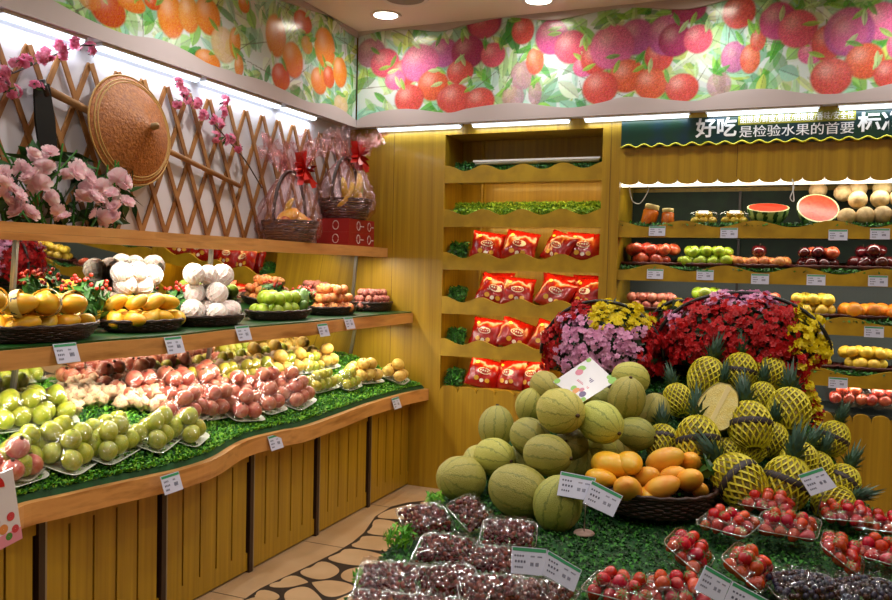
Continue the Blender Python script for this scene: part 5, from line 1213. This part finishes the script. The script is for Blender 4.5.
# ================================================================== NICHE CONTENTS
m_bag = M('red_foil', '9c0f0a', .18, '820c08', scale=20, bump=.5, bscale=16, coat=.4)
def bagmesh(seed):
    g = np.random.default_rng(seed); n = 16; b = MB(); ph = g.uniform(0, 6, 6)
    def sheet(sg_):
        V = []
        for i in range(n+1):
            for j in range(n+1):
                x = i/n*2-1; y = j/n*2-1; e = (1-abs(x)**2.4)*(1-abs(y)**2.2); t_ = .042*max(e, 0)**.55*(1+.12*math.sin(7*x+ph[0])*math.cos(6*y+ph[1]))+.003*math.sin(19*x+ph[2]+5*y)*(1 if e > .05 else .3)
                sx = 1-.07*(1-abs(y))**.5+.02*math.sin(8*y+ph[3]); V.append((x*.115*sx, sg_*t_+(.004*math.sin(x*22)*(abs(y) > .86)), y*.105+.105))
        return V, [(i*(n+1)+j, (i+1)*(n+1)+j, (i+1)*(n+1)+j+1, i*(n+1)+j+1) if sg_ < 0 else (i*(n+1)+j, i*(n+1)+j+1, (i+1)*(n+1)+j+1, (i+1)*(n+1)+j) for i in range(n) for j in range(n)]
    for s_ in (-1, 1): v, f = sheet(s_); b.add(v, f)
    pr = MB()
    def surf(x, y):
        e = (1-abs(x)**2.4)*(1-abs(y)**2.2); t_ = .042*max(e, 0)**.55*(1+.12*math.sin(7*x+ph[0])*math.cos(6*y+ph[1])); sx = 1-.07*(1-abs(y))**.5
        return (x*.115*sx, -t_-.0022, y*.105+.105)
    def disc(cx, cy, rx, ry, m, k=14):
        V = [surf(cx, cy)]+[surf(cx+rx*math.cos(2*PI*i/k), cy+ry*math.sin(2*PI*i/k)) for i in range(k)]; V = [(x, y-.0005*m, z) for x, y, z in V]; pr.add(V, [(0, i+1, (i+1) % k+1) for i in range(k)], m)
    disc(0, .05, .42, .22, 0); disc(0, .05, .36, .17, 1)
    for k in range(4): disc(-.22+.15*k, .07, .05, .06, 2, 8)
    disc(-.35, -.5, .16, .15, 3); disc(.35, -.52, .15, .14, 3); disc(0, -.58, .13, .12, 0); disc(-.55, .55, .12, .1, 3)
    return b.mesh('snack_bag', [m_bag], True, True), pr.mesh('print', [M('print_white', 'e0d8d0', .3), M('print_red', '8c0c08', .3), M('print_grey', 'c0c8c8', .3), M('print_gold', 'd0a030', .3)], True)
BG = [bagmesh(i) for i in range(3)]
rowsB = [(2, [(484, 249), (515, 249), (551, 248), (581, 249)], 'upper bag shelf'), (3, [(489, 291), (515, 293), (548, 290), (582, 293)], 'second bag shelf'), (4, [(482, 333), (510, 334), (541, 336)], 'third bag shelf'), (5, [(479, 375), (507, 378), (531, 380)], 'lowest bag shelf')]
ZN = NZ+[NZ0-.05]
for ri, (k, pts, l) in enumerate(rowsB):
    for i, (x, y) in enumerate(pts):
        p = W(x, y, 1, YB+.04); zb = ZN[k]+.066; sz = U(.98, 1.06); me, pm_ = BG[(i+ri) % 3]
        q = inst('snack_bag', me, (p.x, YB+.055+.012*(i % 2), zb), (rad(-22), rad(U(-6, 22)), rad(U(-28, 28))), sz, label=f'shiny red snack bag, {ORD[i]} from left on the {l} of the yellow niche', cat='snack bag', group='red snack bags in the wall shelving')
        inst('print', pm_, parent=q)
        if ri == 1 and i != 1:
            q = inst('snack_bag', BG[(i+1) % 3][0], (p.x+.02, YB+.16, zb), (rad(-8), rad(U(-14, 14)), 0), 1.06, label=f'red snack bag behind the {ORD[i]} one on the {l}', cat='snack bag', group='red snack bags in the wall shelving')
            inst('print', BG[(i+1) % 3][1], parent=q)
m_moss3 = [m_gl, m_gd, m_gd]
def garland(x0, x1, z, h, mats, n, label, y=YB+.02, dep=.08, size=.016, name='leaf_garland'):
    b = MB(); g = np.random.default_rng(int(abs(x0*100)+z*100))
    for i in range(n):
        x = g.uniform(x0, x1); a = g.uniform(0, PI); rr = math.sqrt(g.random()); hh = h
        bush(b, (x, y+dep/2+math.cos(a)*rr*dep/2, z+hh*.5+hh*.45*rr*math.sin(a*2)), (.012, .012, .012), 2, size, int(g.integers(1e6)), 3)
    b.v = [np.column_stack([v[:, 0], v[:, 1], v[:, 2].clip(z, 9)]) for v in b.v]
    return b.obj(name, mats, label=label, cat='garland', kind='stuff')
garland(NX0+.05, NX1, NZ[1]+.061, .115, m_gl, 9000, 'bright yellow-green leaf garland filling the second niche shelf', size=.011, dep=.12)
garland(NX0+.05, NX1, NZ[0]+.061, .085, m_gd, 5000, 'dark green leaf garland along the top niche shelf', size=.011)
tube_light((NX0+.2, YB+.05, NZ[0]+.14), (NX1-.02, YB+.05, NZ[0]+.14), 'unlit white tube lamp lying above the dark garland on the top niche shelf', None, .02, mat=M('unlit_tube', 'b8b8b0', .4))
for k, (z, l) in enumerate([(NZ[2], 'upper bag shelf'), (NZ[3], 'second bag shelf'), (NZ[4], 'third bag shelf'), (NZ0-.05, 'lowest bag shelf')]):
    garland(NX0+.03, NX0+.15, z+.062, .13, m_gd, 500, f'small dark green leaf tuft at the left end of the {l}', name='leaf_tuft')

# ================================================================== COOLER CONTENTS
ZCt = [z+.036 for z in CZ]; ZCt = [z+.74-.74 for z in ZCt]
def shelfz(k): return (CZ+[.72])[k]+.075
for k in range(4):
    bx = MB().box((CX0+.01, YB+.035, CZ[k]+.036), (CX1-.01, YB+.40, CZ[k]+.071)); bx.obj('display_riser', [m_greenfelt], label=f'dark green liner step on the {ORD[k]} cooler shelf', cat='liner', group='liners on the cooler shelves')
    garland(CX0+.02, CX1-.4, CZ[k]+.072, .018, m_gd, 900, f'fringe of dark green turf along the {ORD[k]} cooler shelf front', y=YB+.012, dep=.05, size=.013, name='turf_fringe')
ck = [0]
def cbasket(px, k, w, mesh, r, layers, what, cat, name, y=.17, mat=None, share=True, rotk=''):
    z = shelfz(k)+.001; p = W(px, 250, 1, YB+y); c = Vector((p.x, YB+y, z)); ck[0] += 1
    bl = f'{"red-brown" if k else "dark"} shallow basket of {what}s on the {ORD[k]} cooler shelf'
    return basket_of(0, 0, 0, w*1.12, .125, .035, mesh, r*1.06, layers, what, cat, f'basket on {ORD[k]} cooler shelf', name, bl, share=share, mat=mat or m_wickred, center=c, base=.5, rotk=rotk)
# second row
cbasket(652, 1, .17, f_rapple, .04, 2, 'red apple', 'apple', 'red_apple'); cbasket(708, 1, .155, f_gapple, .036, 2, 'green apple', 'apple', 'green_apple'); cbasket(759, 1, .15, f_peach, .035, 1, 'orange peach', 'peach', 'peach')
p = W(759, 246, 1, YB+.16); inst('dark_red_apple', f_dapple, (p.x, YB+.16, shelfz(1)+.125), (.2, .1, 0), .043, label='single dark red apple on top of the orange peaches in the cooler', cat='apple')
cbasket(818, 1, .14, [f_dapple, f_rapple], .036, 2, 'dark and light red apple', 'apple', 'red_apple'); cbasket(872, 1, .14, f_dapple, .04, 2, 'very dark red apple', 'apple', 'dark_red_apple')
# third row
cbasket(655, 2, .16, f_pom, .03, 2, 'small red wrapped fruit', 'fruit', 'red_fruit'); cbasket(708, 2, .15, f_gapple, .042, 2, 'yellow-green pear apple', 'apple', 'green_apple'); cbasket(762, 2, .15, [f_pom[0], f_rapple], .038, 2, 'pink-red apple', 'apple', 'pink_apple')
cbasket(815, 2, .145, f_yapple, .038, 2, 'yellow apple', 'apple', 'yellow_apple'); cbasket(867, 2, .155, f_orange, .045, 1, 'orange', 'orange', 'orange'); cbasket(906, 2, .1, f_orange, .042, 1, 'bright orange', 'orange', 'orange')
# fourth row
cbasket(818, 3, .13, f_yapple, .034, 2, 'pale yellow pear', 'pear', 'yellow_pear'); cbasket(871, 3, .15, f_yapple, .036, 2, 'wrapped yellow fruit', 'fruit', 'yellow_fruit')
for px, wd in ((650, 'small'), (700, 'dull'), (750, 'rear')): cbasket(px, 3, .14, f_rapple, .036, 1, f'{wd} red apple', 'apple', 'red_apple')
# bottom deck bags of apples
def clingbag(x, y, k, R, n, mesh, r, what, label):
    p = W(x, y, 1, YB+.12); z = shelfz(k)+.04; c = Vector((p.x, YB+.12, z)); objs = []
    for (a, b2, zz2) in gridspots(3, 2, r, n): objs.append(inst('red_apple', mesh, c+Vector((a, b2, zz2-.03)), fruitrot(), r*.98))
    label_heap(objs, what, label, f'{what}s in the {label}', 'apple', share=True)
    b = MB(); b.lathe([(.001, -.035), (R*.9, -.034), (R*1.1, r*1.5), (R*.75, r*3), (R*.2, r*3.8), (R*.1, r*4.1), (R*.28, r*4.7)], 24, wob=lambda v, an: v*(1+.06*np.sin(an*5)+.03*np.random.default_rng(3).normal(size=v.shape[:2]))[:, :, None])
    b.obj('cling_bag', [m_film], label=f'knotted clear plastic bag over the {label}', cat='bag').location = c
clingbag(848, 405, 4, .12, 2, f_rapple, .034, 'red apple', 'first apple pack on the cooler floor')
clingbag(884, 405, 4, .12, 2, f_rapple, .034, 'red apple', 'second apple pack on the cooler floor')
# top row: watermelon, net melons, jars
zt0 = shelfz(0)
m_rind = NT('watermelon_rind'); p_ = m_rind.n('ShaderNodeBsdfPrincipled'); p_.inputs['Roughness'].default_value = .35; tc = m_rind.n('ShaderNodeTexCoord'); sx = m_rind.n('ShaderNodeSeparateXYZ'); m_rind.l(tc.outputs['Object'], sx.inputs[0]); at = m_rind.n('ShaderNodeMath', operation='ARCTAN2'); m_rind.l(sx.outputs[1], at.inputs[0]); m_rind.l(sx.outputs[0], at.inputs[1])
nz = m_rind.n('ShaderNodeTexNoise', i_Scale=4.); m_rind.l(tc.outputs['Object'], nz.inputs['Vector']); ma = m_rind.n('ShaderNodeMath', operation='MULTIPLY_ADD'); ma.inputs[1].default_value = 12; m_rind.l(at.outputs[0], ma.inputs[0]); mm = m_rind.n('ShaderNodeMath', operation='MULTIPLY'); mm.inputs[1].default_value = 5; m_rind.l(nz.outputs['Fac'], mm.inputs[0]); m_rind.l(mm.outputs[0], ma.inputs[2]); sn = m_rind.n('ShaderNodeMath', operation='SINE'); m_rind.l(ma.outputs[0], sn.inputs[0])
r = m_rind.n('ShaderNodeValToRGB'); r.color_ramp.elements[0].color = lin('9ab870'); r.color_ramp.elements[1].color = lin('1c4a1c'); r.color_ramp.elements[0].position = .3; r.color_ramp.elements[1].position = .5; m_rind.l(sn.outputs[0], r.inputs[0]); m_rind.l(r.outputs[0], p_.inputs['Base Color']); m_rind.l(p_.outputs[0], m_rind.out.inputs[0]); m_rind = m_rind.m
m_flesh = M('watermelon_flesh', 'd4301c', .35, 'dc4630', scale=5); m_pith = M('watermelon_pith', 'd0d8a0', .4)
def halfmelon(loc, rot, R, label):
    t = empty('watermelon_half', loc, rot, scale=R, label=label, cat='watermelon')
    b = MB(); b.lathe([(max(math.cos(a), .001), math.sin(a)) for a in np.linspace(-PI/2, 0, 9)], 32); b.obj('rind', [m_rind], t, True)
    b = MB(); b.lathe([(1., 0), (.93, .008)], 32); b.obj('pith', [m_pith], t); b = MB(); b.lathe([(.93, .008), (.5, .012), (.001, .012)], 32); b.obj('flesh', [m_flesh], t)
    g = random.Random(2); b = MB()
    for i in range(22): a = g.uniform(0, 6.28); rr = g.uniform(.35, .75); b.lathe([(.001, 0), (.025, .006), (.001, .012)], 6, mat=Matrix.Translation((rr*math.cos(a), rr*math.sin(a), .012)))
    b.obj('seeds', [m_black], t, kind='stuff')
p = W(768, 210, 1, YB+.15); halfmelon((p.x, YB+.15, zt0+.118), (rad(17), rad(2), 0), .122, 'striped watermelon half lying cut side up on the top cooler shelf')
p = W(818, 207, 1, YB+.15); halfmelon((p.x, YB+.13, zt0+.112), (rad(48), rad(12), 0), .118, 'watermelon half propped with its red cut face forward on the top cooler shelf')
cm = []
for (x, y, rp, dy) in [(847, 217, 9, .1), (865, 216, 10, .1), (883, 215, 10, .1), (901, 215, 9, .1), (858, 200, 10, .16), (880, 199, 10, .16), (843, 193, 9, .24), (858, 189, 8, .24), (882, 188, 8, .24), (818, 190, 8, .28), (899, 198, 9, .16)]:
    p = W(x, y, 1, YB+dy); p.z = max(p.z, zt0+.052); cm.append(inst('net_melon', f_cream, p, fruitrot(), .053))
label_heap(cm, 'pale cream melon', 'stack on the top cooler shelf', 'pale melons stacked in the cooler', 'melon')
def jar(x, y, label, tilt=0, s_=1.):
    p = W(x, y, 1, YB+.1); t = empty('jar', (p.x, YB+.1, zt0+.002), (0, rad(tilt), 0), s_, label=label, cat='jar')
    b = MB(); b.lathe([(.001, 0), (.036, 0), (.04, .01), (.04, .075), (.032, .088)], 20); b.obj('body', [M('orange_jam_%d' % x, 'd07018', .2, 'a84810', scale=20, coat=.6)], t, True)
    b = MB(); b.lathe([(.033, .086), (.036, .088), (.036, .108), (.03, .111), (.001, .111)], 20); b.obj('lid', [M('jar_lid_%d' % x, 'c8b878', .4)], t, True)
jar(648, 212, 'tall orange jar tilted to one side on the top cooler shelf', 12, 1.25); jar(668, 212, 'small orange jar with pale lid on the top cooler shelf')
for j, x in enumerate((704, 735)):
    p = W(x, 214, 1, YB+.12); t = inst('clear_box', boxmesh(.085, .06, .07).mesh('clear_box', [m_clear], True), (p.x, YB+.12, zt0+.002), label=f'clear plastic box of yellow fruit, {ORD[j]} from left beside the watermelon', cat='box', group='clear fruit boxes in the cooler')
    inst('lid', lidmesh(.085, .06, .07, .02, j, .003).mesh('lid', [m_film], True), parent=t); ob = []
    for (a, b2, z2) in gridspots(3, 2, .026, 2): ob.append(inst('yellow_fruit', f_yapple, (p.x+a, YB+.12+b2, zt0+z2+.008), fruitrot(), .026))
    label_heap(ob, 'small yellow fruit', f'{ORD[j]} clear box beside the watermelon', f'yellow fruit in the {ORD[j]} clear box', 'fruit', share=True)
    inst('price_sticker', MB().box((-.03, -.001, 0), (.03, .001, .03)).mesh('price_sticker', [m_white], False), (0, -.055, .075), (rad(-50), 0, 0), parent=t)
b = MB(); b.tube(smoothl3([Vector(q) for q in [(0, 0, 0), (.01, -.004, -.05), (-.008, -.006, -.11), (.012, -.004, -.13), (.006, 0, -.06), (0, 0, 0)]]), .003, 5)
x_ = W(792, 190, 1, YB).x; b.obj('hanging_cord', [m_white], label='thin white cord loop hanging from the cooler canopy between the watermelon halves', cat='cord', smooth=True).location = (x_, YB-.006, 2.12)
x_ = W(628, 190, 1, YB).x; b = MB(); b.tube(smoothl3([Vector(q) for q in [(0, 0, 0), (.02, .004, -.09), (.07, .006, -.11), (.12, .004, -.03), (.11, 0, 0)]]), .003, 5); b.obj('hanging_cord', [m_white], label='thin white cord loop hanging in the upper left corner of the cooler', cat='cord', smooth=True).location = (x_, YB+.04, 2.10)

# ================================================================== PRICE TAGS
def tagmesh(w, h):
    b = MB(); b.box((-w/2, -.002, -h/2), (w/2, 0, h/2)); 
    def rc(u0, v0, u1, v1, m): b.add([(-w/2+w*u0, -.0026, h/2-h*v0), (-w/2+w*u1, -.0026, h/2-h*v0), (-w/2+w*u1, -.0026, h/2-h*v1), (-w/2+w*u0, -.0026, h/2-h*v1)], [(0, 3, 2, 1)], m)
    rc(.03, .04, .97, .17, 1)
    for (u0, v0, ww_, hh) in ((.1, .3, .26, .1), (.58, .3, .14, .08), (.1, .52, .3, .1), (.6, .5, .22, .2), (.1, .74, .22, .1)):
        for k in range(4): rc(u0+ww_*k/4, v0, u0+ww_*(k+.6)/4, v0+hh, 2)
    return b.mesh('price_tag', [m_paper, m_taggreen, m_ink], False)
tg = tagmesh(.105, .075); tgs = tagmesh(.1, .062)
def xfront(P_, y): return float(np.interp(y, [p[1] for p in P_], [p[0] for p in P_]))
CP = smoothl(cf, 5); MP = smoothl(mf, 5)
for (x, y, z, P_, l) in [(171, 483, .665, CP, 'below the guava trays'), (275, 442, .665, CP, 'at the middle of the counter edge'), (396, 403, .665, CP, 'near the back wall'), (351, 432, .665, CP, 'between the middle and rear tags')]:
    if x == 351: continue
    p = W(x, y, 0, -2.33); xx_ = xfront(P_, p.y)+.012; p = W(x, y, 0, xx_)
    inst('price_tag', tg, (xx_+.003, p.y, p.z), (rad(-20), 0, rad(90)), label=f'white price tag clipped to the counter edge {l}', cat='price tag', group='price tags on the counter edge')
for (x, y, l) in [(66, 353, 'under the first mango basket'), (174, 345, 'under the small mango basket'), (243, 333, 'under the green citrus basket'), (323, 330, 'with a yellow patch, under the peach basket'), (349, 323, 'under the last basket')]:
    p = W(x, y, 0, -2.46); xx_ = xfront(MP, p.y)+.01; p = W(x, y, 0, xx_)
    inst('price_tag', tg, (xx_+.003, p.y, p.z), (rad(-20), 0, rad(90)), label=f'white price tag on the middle shelf edge {l}', cat='price tag', group='price tags on the middle shelf edge')
CT = [(657, 231, 'first tag, first shelf'), (729, 233, 'second tag, first shelf'), (838, 235, 'third tag, first shelf'), (880, 234, 'fourth tag, first shelf'), (655, 274, 'first tag, second shelf'), (705, 275, 'second tag, second shelf'), (760, 279, 'third tag, second shelf'), (816, 280, 'fourth tag, second shelf'), (878, 281, 'fifth tag, second shelf'), (815, 329, 'first visible tag, third shelf'), (874, 332, 'second visible tag, third shelf'), (838, 383, 'only visible tag, fourth shelf')]
for x, y, l in CT:
    p = W(x, y, 1, YB+.004); inst('price_tag', tgs, (p.x, YB+.0075, p.z), (rad(-8), 0, 0), label=f'white price tag on the cooler front, {l}', cat='price tag', group='price tags on the cooler shelves')
# promotion card at the left edge
cor = [W(-10, 470, 0, -2.2), W(8, 470, 0, -2.2), W(22, 541, 0, -2.2), W(-10, 556, 0, -2.2)]
ya, yb2 = W(-30, 500, 0, -2.21).y, W(18, 500, 0, -2.21).y; zt_, zb_ = W(8, 473, 0, -2.21).z, W(16, 545, 0, -2.21).z
t = empty('promotion_card', (-2.215, (ya+yb2)/2, (zt_+zb_)/2), (0, rad(-9), rad(90)), label='white and pink promotion card with a red 9 on the counter edge', cat='sign')
w_, h_ = yb2-ya, zt_-zb_
MB().box((-w_/2, -.004, -h_/2), (w_/2, 0, h_/2)).obj('card', [M('card_white', 'dcd8e0', .35, coat=.4)], t)
MB().box((-w_/2, -.005, -h_/2), (w_/2, -.0041, -h_/2+.04)).obj('pink_border', [M('card_pink', 'd88aa0', .4)], t)
text('9', .13, t, (w_/2-.10, -.006, .02), (PI/2, 0, 0), M('card_red', 'c01c24', .4), 'red_number', off=.004, ext=.0)
b = MB()
for (x, z, r_, m) in ((w_/2-.03, -.03, .014, 0), (w_/2-.06, -.06, .016, 1), (w_/2-.02, -.075, .013, 0), (w_/2-.045, -.09, .012, 2), (w_/2-.08, -.03, .012, 0)): b.lathe([(.001, 0), (r_, .0)], 14, m, Matrix.Translation((x, -.0052, z))@Matrix.Rotation(PI/2, 4, 'X'))
b.obj('fruit_print', [M('cp_red', 'c8404c', .4), M('cp_orange', 'd88a4c', .4), M('cp_green', '4c8a3c', .4)], t)
# left-edge curtain of items behind the camera is not shown in the photograph
bpy.data.worlds.new('world'); S.world = bpy.data.worlds['world']; S.world.use_nodes = True
S.world.node_tree.nodes['Background'].inputs[0].default_value = (.9, .95, 1, 1); S.world.node_tree.nodes['Background'].inputs[1].default_value = .3
S.view_settings.view_transform = 'Standard'; S.view_settings.look = 'None'; S.view_settings.exposure = 0.38; S.view_settings.gamma = 1
S.cycles.use_denoising = True; S.cycles.max_bounces = 8; S.cycles.transparent_max_bounces = 16; S.cycles.caustics_reflective = False; S.cycles.caustics_refractive = False
S.cycles.sample_clamp_indirect = 4
